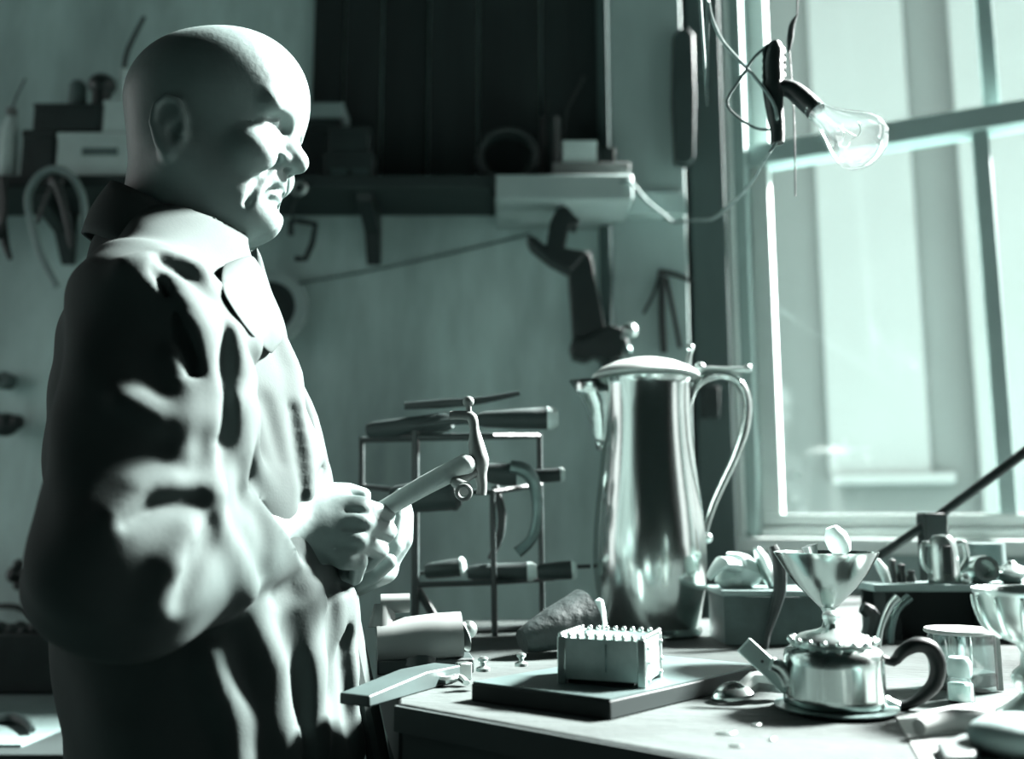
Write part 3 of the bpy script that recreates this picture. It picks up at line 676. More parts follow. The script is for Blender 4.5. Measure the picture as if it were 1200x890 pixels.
bar('middle_rail', at(424, 570, 1.50), at(487, 577, 1.38)); bar('middle_rail', at(487, 577, 1.38), at(577, 577, 1.38)); bar('middle_rail', at(577, 577, 1.38), at(634, 568, 1.44))
bar('lower_rail', at(487, 686, 1.38), at(577, 683, 1.38)); bar('lower_rail', at(577, 683, 1.38), at(650, 678, 1.42), .004); bar('lower_rail', at(487, 672, 1.44), at(692, 664, 1.44), .003)
bar('brace', at(489, 690, 1.385), at(520, 742, 1.38), .006)
bar('foot_bar', Vector((at(470, 745, 1.38).x, 1.38, BZ+.005)), Vector((at(640, 745, 1.44).x, 1.44, BZ+.005)), .005)
def mallet(label, a, b, r0, r1, tail=None, m=M_dark, mt=M_pale, name='mallet', cat='mallet', group=None):
    a = Vector(a); b = Vector(b); t = thing(name, label, cat, a, group); d = (b-a)
    MB().tube([a, a+d*.08, a+d*.5, a+d*.84, a+d*.90], [r0*.8, r0, (r0+r1)*.52, r1, r1*.9], 18, smooth=1).build('head', m, t)
    MB().tube([a+d*.86, a+d*.93, b], [r1*1.04, r1*1.04, r1*.72], 18, smooth=1).build('end_face', mt, t)
    if tail: MB().tube([Vector(q) for q in tail], [.006, .0055, .005, .0065][:len(tail)] if len(tail) < 5 else .0055, 10).build('shaft', M_wood2, t)
    return t
mallet('long black mallet on top of the rack, pale round end pointing right', at(560, 492, 1.37), at(654, 490, 1.37), .012, .0165, [at(562, 492, 1.37), at(520, 495, 1.38), at(480, 500, 1.4)])
mallet('dark thick stake on the left of the rack top', at(432, 505, 1.43), at(530, 494, 1.39), .013, .014, mt=M_wood2, name='stake', cat='stake')
MB_ = MB().tube([at(474, 476, 1.41), at(520, 473, 1.41), at(560, 470, 1.40), at(609, 461, 1.40)], [.006, .0075, .006, .0035], 12).build('flat_file', M_iron, None); tag(MB_, 'thin dark file lying across the top of the rack, tip raised right', 'file')
mallet('dark bossing mallet with round head at the middle left of the rack', at(458, 586, 1.36), at(540, 578, 1.36), .020, .024, mt=M_dark)
hm = thing('raising_hammer', 'dark hammer with bright curved peen hanging at the middle right of the rack', 'hammer', at(600, 555, 1.37))
MB().tube([at(560, 552, 1.37), at(585, 556, 1.37), at(605, 556, 1.37)], [.012, .016, .017], 16).build('head', M_dark, hm)
MB().tube([at(598, 548, 1.36), at(616, 552, 1.36), at(627, 570, 1.365), at(630, 600, 1.37), at(624, 630, 1.37), at(606, 648, 1.37)], [.010, .011, .009, .0075, .008, .0095], 14).build('curved_peen', M_steeld, hm)
mallet('short black stake with pale square tip at the right end of the rack', at(622, 559, 1.41), at(662, 556, 1.41), .010, .0105, name='stake', cat='stake')
o = MB().tube([at(580, 570, 1.39), at(588, 600, 1.39), at(586, 630, 1.39), at(574, 656, 1.39)], [.006, .0065, .006, .0045], 12).build('curved_stake', M_iron, None); tag(o, 'slim black curved stake hanging inside the right half of the rack', 'stake')
G = 'cylindrical punches on the lower rail of the rack'
for lab, x0, y0, x1, y1 in (('dark cylindrical punch with pale end at the left of the lower rail', 498, 670, 546, 664), ('dark cylindrical punch with pale end in the middle of the lower rail', 548, 671, 629, 670), ('thick dark cylindrical punch at the right of the lower rail', 630, 671, 676, 668)):
    mallet(lab, at(x0, y0, 1.395), at(x1, y1, 1.395), .0115, .0135, name='punch', cat='punch', group=G)
# dark sandbag
o = MB().tube([Vector((onb(612, 775).x, 1.17, BZ+.020)), Vector((onb(640, 775).x+.01, 1.19, BZ+.032)), Vector((onb(675, 770).x+.015, 1.215, BZ+.046))], [.014, .026, .034], 20).build('sandbag', mat('worn_leather', .03, .6, var=.5, scale=12, bump=.3), None)
for v in o.data.vertices:
    if v.co.z < 0.0: v.co.z = 0.0
    
tag(o, 'dark leather sandbag sloping up to the right between rack and flagon', 'sandbag')

# ================================================================== SHELVES ON THE BACK WALL
SZ = at(100, 207, 2.10).z; xr = at(578, 215, 2.1).x
shf = thing('wall_shelf', 'long dark wooden shelf on the back wall behind the man\'s head', 'shelf', ((-1.75+xr)/2, WY, SZ-.03))
MB().box(((-1.75+xr)/2, 2.195, SZ-.015), (xr+1.75, .21, .03)).build('shelf_board', M_shelfd, shf, bevel=.002)
for x in (430, 60):
    a = at(x, 232, 2.2); MB().prism([Vector((a.x-.012, 2.298, SZ-.03)), Vector((a.x-.012, 2.12, SZ-.03)), Vector((a.x-.012, 2.13, SZ-.05)), Vector((a.x-.012, 2.25, SZ-.09)), Vector((a.x-.012, 2.298, SZ-.16))], (.035, 0, 0)).build('bracket', M_iron, shf, bevel=.002)
lz0, lz1 = at(582, 236, 2.08).z, at(582, 206, 2.08).z; lx0, lx1 = at(581, 220, 2.08).x, at(741, 210, 2.08).x
led = thing('wall_ledge', 'thick pale painted ledge at the right end of the shelf', 'shelf', ((lx0+lx1)/2, WY, lz0))
MB().box(((lx0+lx1)/2, 2.185, (lz0+lz1)/2), (lx1-lx0, .23, lz1-lz0)).build('ledge_board', mat('ledge_paint', .42, .6, var=.15, scale=5), led, bevel=.004)
MB().box(((lx1+at(804, 210, 2.19).x)/2, 2.215, (lz0+lz1)/2+.004), (at(804, 210, 2.19).x-lx1, .05, lz1-lz0-.006)).build('ledge_return', M_pil, led, bevel=.004)
def on_shelf(name, label, cat, x0, x1, ytop, Yf, dep, m, z0=None, bevel=.003, group=None, parts=None):
    z0 = SZ if z0 is None else z0
    a, b = at(x0, ytop, Yf), at(x1, ytop, Yf); zt = a.z
    t = thing(name, label, cat, ((a.x+b.x)/2, Yf+dep/2, z0), group); h = zt-z0
    MB().box(((a.x+b.x)/2, Yf+dep/2, z0+h*.42), (b.x-a.x, dep, h*.84)).build('body', m, t, bevel=bevel)
    MB().box(((a.x+b.x)/2, Yf+dep/2, z0+h*.92), (b.x-a.x+.004, dep+.004, h*.16)).build('lid', m, t, bevel=bevel)
    return t, zt
t, zC = on_shelf('card_box', 'pale card box with a grey label at the front of the shelf, behind the head', 'box', 68, 154, 155, 2.11, .12, M_pale)
a = at(96, 180, 2.108); b = at(138, 172, 2.108); MB().box(((a.x+b.x)/2, 2.1085, a.z+.005), (b.x-a.x, .003, .018)).build('label', M_mid, t)
t, zA = on_shelf('tin_box', 'dark upright tin box left of the pale card box', 'box', 27, 64, 152, 2.12, .13, M_dark)
t, zB = on_shelf('flat_case', 'long black flat case lying across the tin box and card box', 'case', 40, 119, 121, 2.12, .11, M_dark, z0=max(zA, zC)+.001)
t, zD = on_shelf('small_carton', 'small pale carton standing on the card box beside the bald head', 'box', 122, 152, 117, 2.12, .08, M_pale, z0=zC)
def jar(name, label, cat, x, ytop, z0, Yq, prof, m, parts=()):
    c = at(x, ytop, Yq); h = c.z-z0; o = MB().lathe([(r_, z*h) for r_, z in prof], (c.x, Yq, z0), 20).build(name, m, None); return tag(o, label, cat)
c = at(14, 128, 2.14); bt = thing('white_bottle', 'slim white bottle at the left edge of the shelf', 'bottle', (c.x, 2.14, SZ)); h = c.z-SZ
MB().lathe([(0, 0), (.019, 0), (.02, .004), (.019, h*.72), (.012, h*.84), (.0105, h*.9)], (c.x, 2.14, SZ), 20).build('body', M_pale, bt); MB().lathe([(.012, h*.89), (.0125, h), (0, h)], (c.x, 2.14, SZ), 18).build('cap', M_paper, bt)
MB().tube([(c.x, 2.14, c.z), at(20, 112, 2.14), at(30, 92, 2.14)], .002, 8, smooth=1).build('stirring_rod', M_iron, bt)
c = at(120, 100, 2.16); t = thing('round_black_lamp', 'round black knob-headed tool standing on the flat case', 'tool', (c.x, 2.16, zB))
MB().ball(c, .033, 20, 12, sc3=(1, .9, .85)).build('head', M_iron, t); MB().cyl((c.x, 2.16, zB), (c.x, 2.16, c.z), .022).build('base', M_iron, t)
c = at(92, 96, 2.17); o = MB().lathe([(0, 0), (.02, 0), (.022, .01), (.02, c.z-zB-.01), (.012, c.z-zB), (0, c.z-zB)], (c.x, 2.17, zB), 18).build('small_pot', M_mid, None); tag(o, 'small grey pot on the flat case left of the round black tool', 'pot')
c = at(145, 82, 2.16); o = MB().cyl((c.x, 2.16, zD), c, .011).build('white_tube', M_pale, None); tag(o, 'thin pale upright tube on the small carton by the bald head', 'tube')
o = MB().tube([at(141, 80, 2.162)+Vector((0, .02, 0)), at(150, 58, 2.18), at(169, 20, 2.2)], [.0055, .006, .005], 10).build('wooden_rod', M_wood2, None); tag(o, 'dark rod leaning up beside the thin pale tube', 'rod')
t, zJ = on_shelf('black_case', 'black case on the shelf in front of the man\'s nose, under a flat tin', 'case', 338, 398, 139, 2.18, .09, M_dark)
t, z_ = on_shelf('flat_tin', 'flat pale tin lying on top of the black case', 'tin', 346, 402, 120, 2.17, .10, mat('faded_tin', .3, .5, var=.2), z0=zJ)
t, zH = on_shelf('drawer_box', 'low dark box with two dull drawers, lowest beside the black case', 'box', 380, 437, 178, 2.11, .065, M_dark)
for k in range(2):
    a = at(387+25*k, 203, 2.108); MB().box((a.x+.02, 2.1085, a.z), (.038, .004, .022)).build('drawer_front', mat('dull_drawer', .07, .5), t)
t, z_ = on_shelf('drawer_box', 'narrower dark box stacked on the low drawer box', 'box', 386, 432, 148, 2.115, .06, M_dark, z0=zH)
c = at(595, 152, 2.15); t = thing('coil_of_wire', 'dark coil of wire standing at the left of the pale ledge', 'coil', (c.x, 2.15, lz1)); rr = (c.z-lz1)/2
for k in range(4): MB().tube([Vector((c.x+(rr-.008+.002*k)*1.05*math.cos(q), 2.13+.014*k, lz1+rr+(rr-.008)*math.sin(q))) for q in [i*math.pi/8 for i in range(16)]], .0085, 8, closed=True, smooth=1).build('turn', M_iron, t)
c = at(645, 140, 2.235); t = thing('tool_can', 'black can of pointed tools behind the white block on the ledge', 'can', (c.x, 2.235, lz1))
MB().lathe([(0, 0), (.027, 0), (.027, c.z-lz1), (.023, c.z-lz1), (.023, .01), (0, .01)], (c.x, 2.235, lz1), 20).build('can', M_iron, t)
MB().tube([Vector((c.x-.008, 2.235, lz1+.015)), at(641, 117, 2.235)], [.006, .003], 8, smooth=1).build('awl', M_iron, t); MB().tube([Vector((c.x+.008, 2.235, lz1+.015)), at(664, 128, 2.235), at(685, 90, 2.235)], .0035, 8, smooth=1).build('brush', M_iron, t)
a, b = at(648, 190, 2.10), at(738, 190, 2.10); o = MB().box(((a.x+b.x)/2, 2.145, (a.z+lz1)/2), (b.x-a.x, .09, a.z-lz1)).build('paper_pad', M_paper, None, bevel=.002); tag(o, 'flat white pad on the pale ledge under the white block', 'pad'); zp = a.z
a, b = at(660, 165, 2.11), at(699, 165, 2.11); t = thing('white_block', 'white block on the flat pad, brightest thing on the ledge', 'box', ((a.x+b.x)/2, 2.135, zp))
MB().box(((a.x+b.x)/2, 2.135, (a.z+zp)/2-.004), (b.x-a.x, .05, a.z-zp-.008)).build('body', M_pale, t, bevel=.002); MB().box(((a.x+b.x)/2, 2.135, a.z-.004), (b.x-a.x+.003, .053, .008)).build('lid', M_pale, t, bevel=.001)
a, b = at(703, 172, 2.12), at(721, 172, 2.12); o = MB().box(((a.x+b.x)/2, 2.14, (a.z+zp)/2), (b.x-a.x, .04, a.z-zp)).build('ink_block', M_dark, None, bevel=.004); tag(o, 'small black block at the right of the white block', 'block')

# ================================================================== THINGS HUNG ON THE BACK WALL
def P2(x, y, Y=2.275): return at(x, y, Y)
def ring_pts(c, r_, n=16): return [Vector((c.x+r_*math.cos(i*2*math.pi/n), c.y, c.z+r_*math.sin(i*2*math.pi/n))) for i in range(n)]
c = P2(350, 220, 2.085); t = thing('hanging_ring', 'small pale ring hanging at the shelf edge before the man\'s mouth', 'ring', c)
MB().tube(ring_pts(c, .0145), .0058, 10, closed=True, smooth=1).build('ring', M_steel, t); MB().tube([c+Vector((0, .012, .012)), c+Vector((0, .012, -.012))], .003, 8, smooth=1).build('nail', M_iron, t)
MB().tube([P2(349, 230, 2.085), P2(342, 246, 2.09), P2(344, 258, 2.09)], .003, 8).build('cord', M_cordd, t)
o = MB().tube([P2(341, 276), P2(341, 260), P2(350, 259), P2(370, 263), P2(366, 285), P2(358, 304), P2(346, 303)], .0075, 8, smooth=1).build('square_hook', M_iron, None); tag(o, 'black square-bent iron hook hung under the small pale ring', 'hook')
c = P2(317, 362, 2.27); t = thing('grinding_disc', 'round disc with pale rim hung on wall, half behind the man\'s chest', 'disc', c)
MB().lathe([(.066, -.012), (.092, -.012), (.095, 0), (.092, .02), (.066, .02), (.066, -.012)], c, 40, axis=(0, -1, 0)).build('rim', mat('disc_rim', .4, .5), t); MB().lathe([(0, -.015), (.068, -.015), (.068, .01), (.02, .012), (0, .012)], c, 36, axis=(0, -1, 0)).build('face', M_dark, t)
o = MB().tube([P2(326, 336, 2.285), P2(420, 320, 2.29), P2(520, 299, 2.29), P2(622, 274, 2.29)], .0028, 8).build('wall_wire', M_hose, None); tag(o, 'thin grey wire stretched along the wall from disc to clamp', 'wire')
# black bar clamp
def outline(px_, Y, th): return MB().prism([at(x, y, Y) for x, y in px_], (0, th, 0))
t = thing('bar_clamp', 'big black bar clamp hanging on the wall under the pale ledge', 'clamp', at(680, 330, 2.12))
outline([(665, 292), (692, 294), (710, 385), (684, 398), (672, 396)], 2.10, .05).build('bar', M_iron, t, bevel=.004)
outline([(652, 243), (664, 241), (672, 250), (681, 258), (676, 266), (668, 262), (662, 290), (690, 294), (668, 318), (645, 306), (622, 288), (617, 276), (626, 276), (640, 288), (644, 262)], 2.095, .06).build('jaw', M_iron, t, bevel=.005)
outline([(672, 396), (684, 398), (714, 380), (730, 384), (738, 404), (728, 420), (714, 424), (700, 416), (688, 422), (672, 418), (668, 404)], 2.085, .07).build('jaw', M_iron, t, bevel=.005)
MB().ball(at(738, 388, 2.075), .018, 18, 12).cyl(at(726, 400, 2.10), at(738, 388, 2.075), .007).build('knob', M_steel, t); MB().ball(at(735, 411, 2.07), .011, 14, 8).build('screw_end', M_steeld, t)
MB().cyl(at(660, 252, 2.12), Vector((at(660, 252, 2.12).x, 2.12, lz0+.004)), .006).build('peg', M_iron, t)
# calipers on the pilaster
t = thing('calipers', 'dark spring calipers hanging on the pilaster right of the clamp', 'calipers', at(775, 320, 2.225))
MB().tube([at(772, 318, 2.222), at(792, 322, 2.222), at(814, 332, 2.222)], [.007, .006, .005], 10).build('arm', M_iron, t)
MB().tube([at(774, 320, 2.222), at(766, 345, 2.222), at(754, 368, 2.222)], .004, 8).build('leg', M_iron, t); MB().tube([at(776, 322, 2.222), at(776, 370, 2.222), at(778, 414, 2.222)], .0085, 8).build('leg', M_iron, t); MB().tube([at(781, 326, 2.222), at(790, 370, 2.222), at(797, 408, 2.222)], .0055, 8).build('leg', M_iron, t)
MB().cyl(at(775, 320, 2.21), at(775, 320, 2.24), .009).build('pivot', M_iron, t)
# dark strip laid over the wall in the corner, with hung board and switch
x0, x1 = at(806, 200, 2.262).x, at(846, 200, 2.262).x
struct(MB().box(((x0+x1)/2, 2.27, CEIL/2), (x1-x0, .072, CEIL)).build('trim_2', mat('dark_strip', .10, .7, var=.3, scale=3, stretch=(2, 1, .4)), bevel=.004))
o = outline([(790, 40), (798, 32), (808, 32), (814, 40), (816, 110), (815, 185), (806, 194), (792, 190), (788, 120)], 2.20, .03).build('saw_board', mat('dark_hung_board', .06, .6), None, bevel=.006); tag(o, 'dark long rounded board hanging upright on the pilaster beside the window', 'board')
o = outline([(822, 452), (844, 452), (844, 490), (824, 490)], 2.205, .03).build('wall_switch', M_dark, None, bevel=.004); tag(o, 'small dark box on the corner strip behind the flagon handle', 'switch')
# left edge
t = thing('hose_loop', 'pale rubber hose looped over a peg below the shelf at left', 'hose', P2(64, 212, 2.06))
MB().tube([P2(66, 336, 2.065), P2(48, 300, 2.065), P2(38, 265, 2.065), P2(33, 232, 2.065), P2(44, 208, 2.065), P2(64, 198, 2.065), P2(84, 207, 2.065), P2(97, 232, 2.065), P2(99, 268, 2.065)], .0085, 10).build('hose', mat('pale_rubber', .3, .6), t); MB().cyl(P2(66, 212, 2.095), P2(66, 212, 2.052), .012).build('peg', M_iron, t)
t = thing('hanging_pliers', 'long black pliers hanging inside the loop of hose', 'pliers', P2(66, 218, 2.04))
MB().tube([P2(68, 214, 2.040), P2(55, 232, 2.040), P2(44, 262, 2.040)], [.009, .006, .004], 10).build('handle', M_iron, t); MB().tube([P2(66, 214, 2.038), P2(76, 245, 2.038), P2(84, 290, 2.038)], [.011, .009, .006], 10).build('handle', M_iron, t); MB().ball(P2(66, 212, 2.036), .018, 14, 8, sc3=(1, .5, 1)).build('joint', M_iron, t)
t = thing('hanging_pliers', 'black pliers cut by the left edge of the photo below the bottle', 'pliers', P2(2, 240, 2.07))
MB().tube([P2(3, 208, 2.065), P2(6, 250, 2.065), P2(-6, 280, 2.065)], .007, 10).build('handle', M_iron, t); MB().tube([P2(0, 210, 2.075), P2(4, 275, 2.075), P2(12, 304, 2.075)], [.008, .010, .005], 10).build('handle', M_iron, t)
c = P2(3, 446, 2.27); o = MB().lathe([(0, -.03), (.02, -.03), (.022, 0), (.016, .012), (.006, .012), (.006, .006), (0, .006)], c, 20, axis=(0, -1, 0)).build('wall_boss', M_hose, None); tag(o, 'grey round knob on the wall at the left edge', 'knob')
t = thing('wall_tap', 'black lobed knob on the wall at left edge, below the grey one', 'knob', P2(8, 498, 2.27)); MB().ball(P2(6, 498, 2.25), .034, 16, 10, sc3=(1, .7, .85)).build('knob', M_iron, t); MB().ball(P2(20, 495, 2.25), .018, 12, 8).build('lobe', M_iron, t); MB().ball(P2(-8, 490, 2.25), .018, 12, 8).build('lobe', M_iron, t); MB().cyl(P2(6, 498, 2.30), P2(6, 498, 2.25), .012).build('stem', M_iron, t)
t = thing('pipe_valve', 'black valve handle sticking out left from behind the man\'s back', 'valve', P2(40, 674, 2.26))
MB().tube([P2(24, 673, 2.25), P2(60, 675, 2.25), P2(110, 676, 2.25)], [.013, .0155, .0165], 12).build('pipe', M_iron, t); MB().ball(P2(18, 674, 2.25), .020, 14, 8).ball(P2(22, 662, 2.25), .013, 12, 8).ball(P2(22, 686, 2.25), .013, 12, 8).build('handle', M_iron, t); MB().box(P2(100, 676, 2.28), (.06, .05, .06)).build('wall_plate', M_iron, t)
o = MB().tube([P2(-12, 712), P2(14, 711), P2(32, 718), P2(56, 738), P2(90, 752)], .0068, 8).build('gas_pipe', M_iron, None); tag(o, 'thin dark curved pipe on the wall above the dark basket', 'pipe')
# side table things
z8 = .80; bk = thing('dark_basket', 'dark bristly topped basket on the low table behind the man', 'basket', (-1.07, 1.98, z8))
xa, xb = at(-60, 780, 1.95).x, at(110, 780, 1.95).x; zt = at(40, 742, 1.93).z
MB().prism([(xa, 1.93, z8), (xb, 1.93, z8), (xb+.01, 1.92, zt), (xa-.01, 1.92, zt)], (0, .18, 0)).build('body', M_dark, bk, bevel=.006)
for k in range(24):
    x = xa+(xb-xa)*(k+.5)/24; MB().ball((x, 1.94+.006*(k % 2), zt+.004*(k % 3)), .014, 10, 6).build('rim_knot', M_dark, bk)
o = MB().prism([(-1.5, 1.52, z8), (-.75, 1.50, z8), (-.72, 1.9, z8), (-1.5, 1.91, z8)], (0, 0, .004)).build('white_cloth', mat('grey_linen', .16, .85, bump=.2), None); tag(o, 'white cloth spread on the low table in front of the basket', 'cloth')
o = MB().tube([onz(-15, 845, z8+.012), onz(12, 842, z8+.012), onz(28, 846, z8+.012), onz(38, 856, z8+.012)], [.009, .010, .008, .005], 10).build('bent_tool', M_iron, None); tag(o, 'black bent tool lying on the white cloth at the left edge', 'tool')

# ================================================================== HANGING BULB
LY_ = 1.15
def Lp(x, y, d=0): return at(x, y, LY_+d)
lamp = thing('hanging_bulb', 'bare glass bulb in a black taped holder hanging before the window', 'lamp', Lp(908, 110))
MB().tube([Lp(907, 50), Lp(908, 60), Lp(906, 75), Lp(907, 95), Lp(906, 104), Lp(908, 130), Lp(911, 150), Lp(911, 168)], [.007, .0115, .0125, .0125, .0135, .011, .009, .0085], 16).build('holder', M_iron, lamp)
for k, y in enumerate((62, 71, 80, 89, 98)): MB().tube(ring_pts(Lp(907, y), .0128, 14), .0028, 6, closed=True, smooth=1).build('tape_turn', M_iron, lamp)
for q in lamp.children:
    pass
MB().tube([Lp(908, 103), Lp(925, 104, -.004), Lp(940, 115, -.012), Lp(957, 131, -.022)], [.010, .011, .0125, .0125], 16).build('socket', M_iron, lamp)
b0, b1 = Lp(954, 128, -.020), Lp(1016, 172, -.055); bd = (b1-b0).normalized(); bl = (b1-b0).length*1.19
MB().lathe([(.0125, -.004), (.0125, .004)], b0, 18, axis=bd).build('bulb_cap', M_steel, lamp)
MB().lathe([(.0125, .002), (.0135, bl*.12), (.019, bl*.30), (.029, bl*.5), (.0355, bl*.66), (.0362, bl*.76), (.032, bl*.88), (.021, bl*.965), (.008, bl*.998), (0, bl)], b0, 36, axis=bd).build('bulb_glass', M_bulb, lamp, angle=80)
MB().lathe([(.006, 0), (.007, bl*.1), (.004, bl*.35), (.006, bl*.42), (0, bl*.44)], b0, 12, axis=bd).build('glass_stem', M_bulb, lamp)
sdv = bd.orthogonal().normalized(); up_ = bd.cross(sdv)
MB().tube([b0+bd*(bl*(.58+.03*math.sin(k*2.2)))+sdv*(.017*math.cos(k*.55))+up_*(.017*math.sin(k*.55)) for k in range(10)], .0011, 6).build('filament', M_steel, lamp)
MB().tube([b0+bd*bl*.4, b0+bd*bl*.58+sdv*.017], .0008, 6, smooth=1).tube([b0+bd*bl*.4, b0+bd*bl*.58-sdv*.015], .0008, 6, smooth=1).build('lead_wire', M_steel, lamp)
ctop = Lp(822, -40); k_ = (CEIL-ctop.z)
cd = MB().tube([Lp(911, 140, -.015), Lp(905, 118, -.014), Lp(880, 85), Lp(848, 50), Lp(834, 20), Lp(829, -5), Vector((Lp(822, -40).x, LY_+.02, Lp(822, -40).z)), Vector((Lp(815, -80).x-.02, LY_+.1, CEIL))], .0023, 8).build('cord', M_cord, lamp)
MB().tube([Lp(903, 52), Lp(885, 66), Lp(868, 92), Lp(852, 118), Lp(862, 135), Lp(885, 150), Lp(904, 152)], .0018, 8).build('loop_wire', M_hose, lamp)
MB().tube([Lp(911, 166), Lp(896, 188), at(880, 215, 1.3), at(852, 244, 1.55), at(834, 257, 1.75), at(812, 258, 1.9), at(790, 261, 1.98), at(778, 252, 2.0), at(758, 236, 2.03), at(738, 213, 2.06), at(722, 216, 2.075), at(700, 224, 2.076)], [.002, .002, .0024, .003, .003, .0032, .0034, .0034, .0034, .0034, .003, .003], 8).build('feed_wire', M_cord, lamp)
t = thing('hook_chain', 'thin dark hook and chain hanging in front of the window beside the bulb', 'chain', Lp(930, 230, .05))
MB().tube([Lp(934, 18, .05), Lp(928, 30, .05), Lp(926, 45, .05), Lp(924, 60, .05)], [.0012, .004, .0045, .002], 8).build('hook', M_iron, t)
MB().tube([Lp(925, 58, .05), Lp(928, 100, .05), Lp(931, 150, .05), Lp(932, 230, .05)], .0011, 6).build('chain', M_iron, t); MB().tube([Lp(934, 18, .05), Lp(935, -20, .05), Vector((Lp(936, -60, .05).x, LY_+.08, CEIL))], .0012, 6, smooth=1).build('string', M_cordd, t)

# ================================================================== SILVERWARE ON THE RIGHT
TC = Vector((.286, .862, BZ)); ts = .855/F_PX*1.0
def tz_(y): return at(985, y, .862).z-BZ
tp = thing('teapot', 'small round silver teapot with black C-shaped handle on a dark saucer', 'teapot', TC)
MB().lathe([(0, .0004), (.046, .0004), (.052, .0028), (.053, .0046), (.045, .005), (0, .005)], TC, 40).build('saucer', M_steeld, tp)
MB().lathe([(0, .005), (.040, .005), (.043, .008), (.0425, .014), (.0425, .040), (.043, .046), (.0415, .052), (.036, .056), (.033, .057), (0, .057)], TC, 44).build('body', M_silver, tp, angle=50)
MB().lathe([(.034, .056), (.036, .059), (.034, .062), (.026, .066), (.014, .069), (.006, .071), (.0045, .075), (.008, .079), (.008, .083), (.004, .086), (0, .0865)], TC, 40).build('lid', M_silver2, tp, angle=50)
for k in range(18):
    a = 2*math.pi*k/18; bb = MB().ball(TC+Vector((.0365*math.cos(a), .0365*math.sin(a), .0605)), .0030, 8, 6).build('gallery_bead', M_silver2, tp)
hp = [at(x, y, .862) for x, y in ((1046, 776), (1058, 764), (1074, 756), (1090, 760), (1099, 778), (1096, 800), (1084, 814), (1070, 824), (1054, 829))]
MB().tube([TC+Vector((.041, 0, .046))]+hp[0:1]+hp[1:]+[], [.003, .0042, .0055, .0068, .0072, .0072, .0066, .0056, .0046, .0040], 14).build('handle', M_ebony, tp)
MB().tube([hp[-1], TC+Vector((.040, 0, .012))], [.0036, .003], 10, smooth=1).build('handle_socket', M_silver2, tp)
sp0 = at(935, 812, .862); MB().tube([TC+Vector((-.040, 0, .022)), at(928, 800, .862), at(916, 784, .862), at(904, 778, .862)], [.012, .0095, .007, .006], 14, flat=.8).build('spout', M_silver2, tp)
# pale flat bar leaning
a, b = at(872, 756, .90), at(926, 806, .872); d = (b-a).normalized(); n_ = Vector((0, 1, 0)); w_ = d.cross(n_).normalized()
bt = thing('flat_bar', 'pale flat metal bar leaning against the left side of the teapot', 'bar', (b.x, b.y, BZ))
MB().prism([a-w_*.0085, a+w_*.0085, b+w_*.0085, b-w_*.0085], n_*.005).build('blade', mat('pale_bar', .5, .45, .3, var=.1), bt, bevel=.001)
q = a.lerp(b, .4); MB().ball(q, .0016, 8, 6).build('rivet', M_iron, bt); q = b-w_*.0; MB().box((q.x, q.y+.0035, (q.z+BZ)/2), (.010, .006, q.z-BZ)).build('prop', M_steeld, bt, bevel=.001)
# goblet behind teapot
GC = Vector((at(970, 700, 1.02).x, 1.02, BZ)); gz = lambda y: at(970, y, 1.02).z-BZ; gp = 1.03/F_PX
gob = thing('goblet', 'wide silver goblet with conical bowl standing right behind the teapot', 'goblet', GC)
MB().lathe([(0, 0), (.036, 0), (.037, .003), (.026, .010), (.012, .018), (.007, gz(756)), (.012, gz(752)), (.019, gz(746)), (.017, gz(741)), (.008, gz(735)), (.0055, gz(728)), (.006, gz(718)), (.010, gz(708))], GC, 36).build('stem', M_silver2, gob, angle=50)
MB().lathe([(.009, gz(712)), (.016, gz(704)), (.030, gz(688)), (.041, gz(672)), (.0485, gz(658)), (.0535, gz(649)), (.0540, gz(647)), (.0528, gz(647)), (.0475, gz(657)), (.040, gz(671)), (.028, gz(688)), (0, gz(702))], GC, 44).build('bowl', M_silver, gob, angle=50)
t = thing('burnishing_tool', 'pale egg-headed wooden tool standing in the goblet', 'tool', GC+Vector((.008, .01, gz(700))))
q0 = GC+Vector((.004, .006, gz(699))); q1 = at(984, 640, 1.03); q2 = at(974, 618, 1.03)
MB().tube([q0, q1], .0035, 8, smooth=1).build('shank', M_steeld, t); MB().tube([q1+Vector((.004, 0, -.008)), q1, (q1+q2)/2, q2], [.008, .0125, .0125, .006], 16).build('handle', M_pale, t)
o = MB().tube([GC+Vector((-.012, .0, gz(698))), at(952, 652, 1.03), at(948, 640, 1.03)], [.003, .006, .009], 10, smooth=1).build('punch', M_iron, None); tag(o, 'small black-headed punch standing in the goblet beside the pale tool', 'punch')
# crate under the window left
x0, x1 = at(848, 720, 1.29).x, at(964, 720, 1.29).x; zt = at(890, 692, 1.29).z
cr = thing('wooden_tray', 'low dark wooden crate with pale rim between flagon and goblet', 'crate', ((x0+x1)/2, 1.335, BZ))
MB().box(((x0+x1)/2, 1.29, (BZ+zt-.008)/2+.0), (x1-x0, .008, zt-.008-BZ)).box(((x0+x1)/2, 1.38, (BZ+zt-.008)/2), (x1-x0, .008, zt-.008-BZ)).box((x0+.004, 1.335, (BZ+zt-.008)/2), (.008, .09, zt-.008-BZ)).box((x1-.004, 1.335, (BZ+zt-.008)/2), (.008, .09, zt-.008-BZ)).box(((x0+x1)/2, 1.335, BZ+.005), (x1-x0, .09, .008)).build('side', mat('crate_wood', .085, .65, var=.5, scale=14), cr, bevel=.0015)
MB().box(((x0+x1)/2, 1.335, zt-.004), (x1-x0+.006, .102, .008)).build('rim', mat('crate_rim', .26, .5, var=.3), cr, bevel=.002)
def bent(name, label, cat, px_, rad, m, flat=1.5, seg=10, Y=1.33): return tag(MB().tube([at(x, y, Y+d) for x, y, d in px_], rad, seg, flat=flat).build(name, m, None), label, cat)
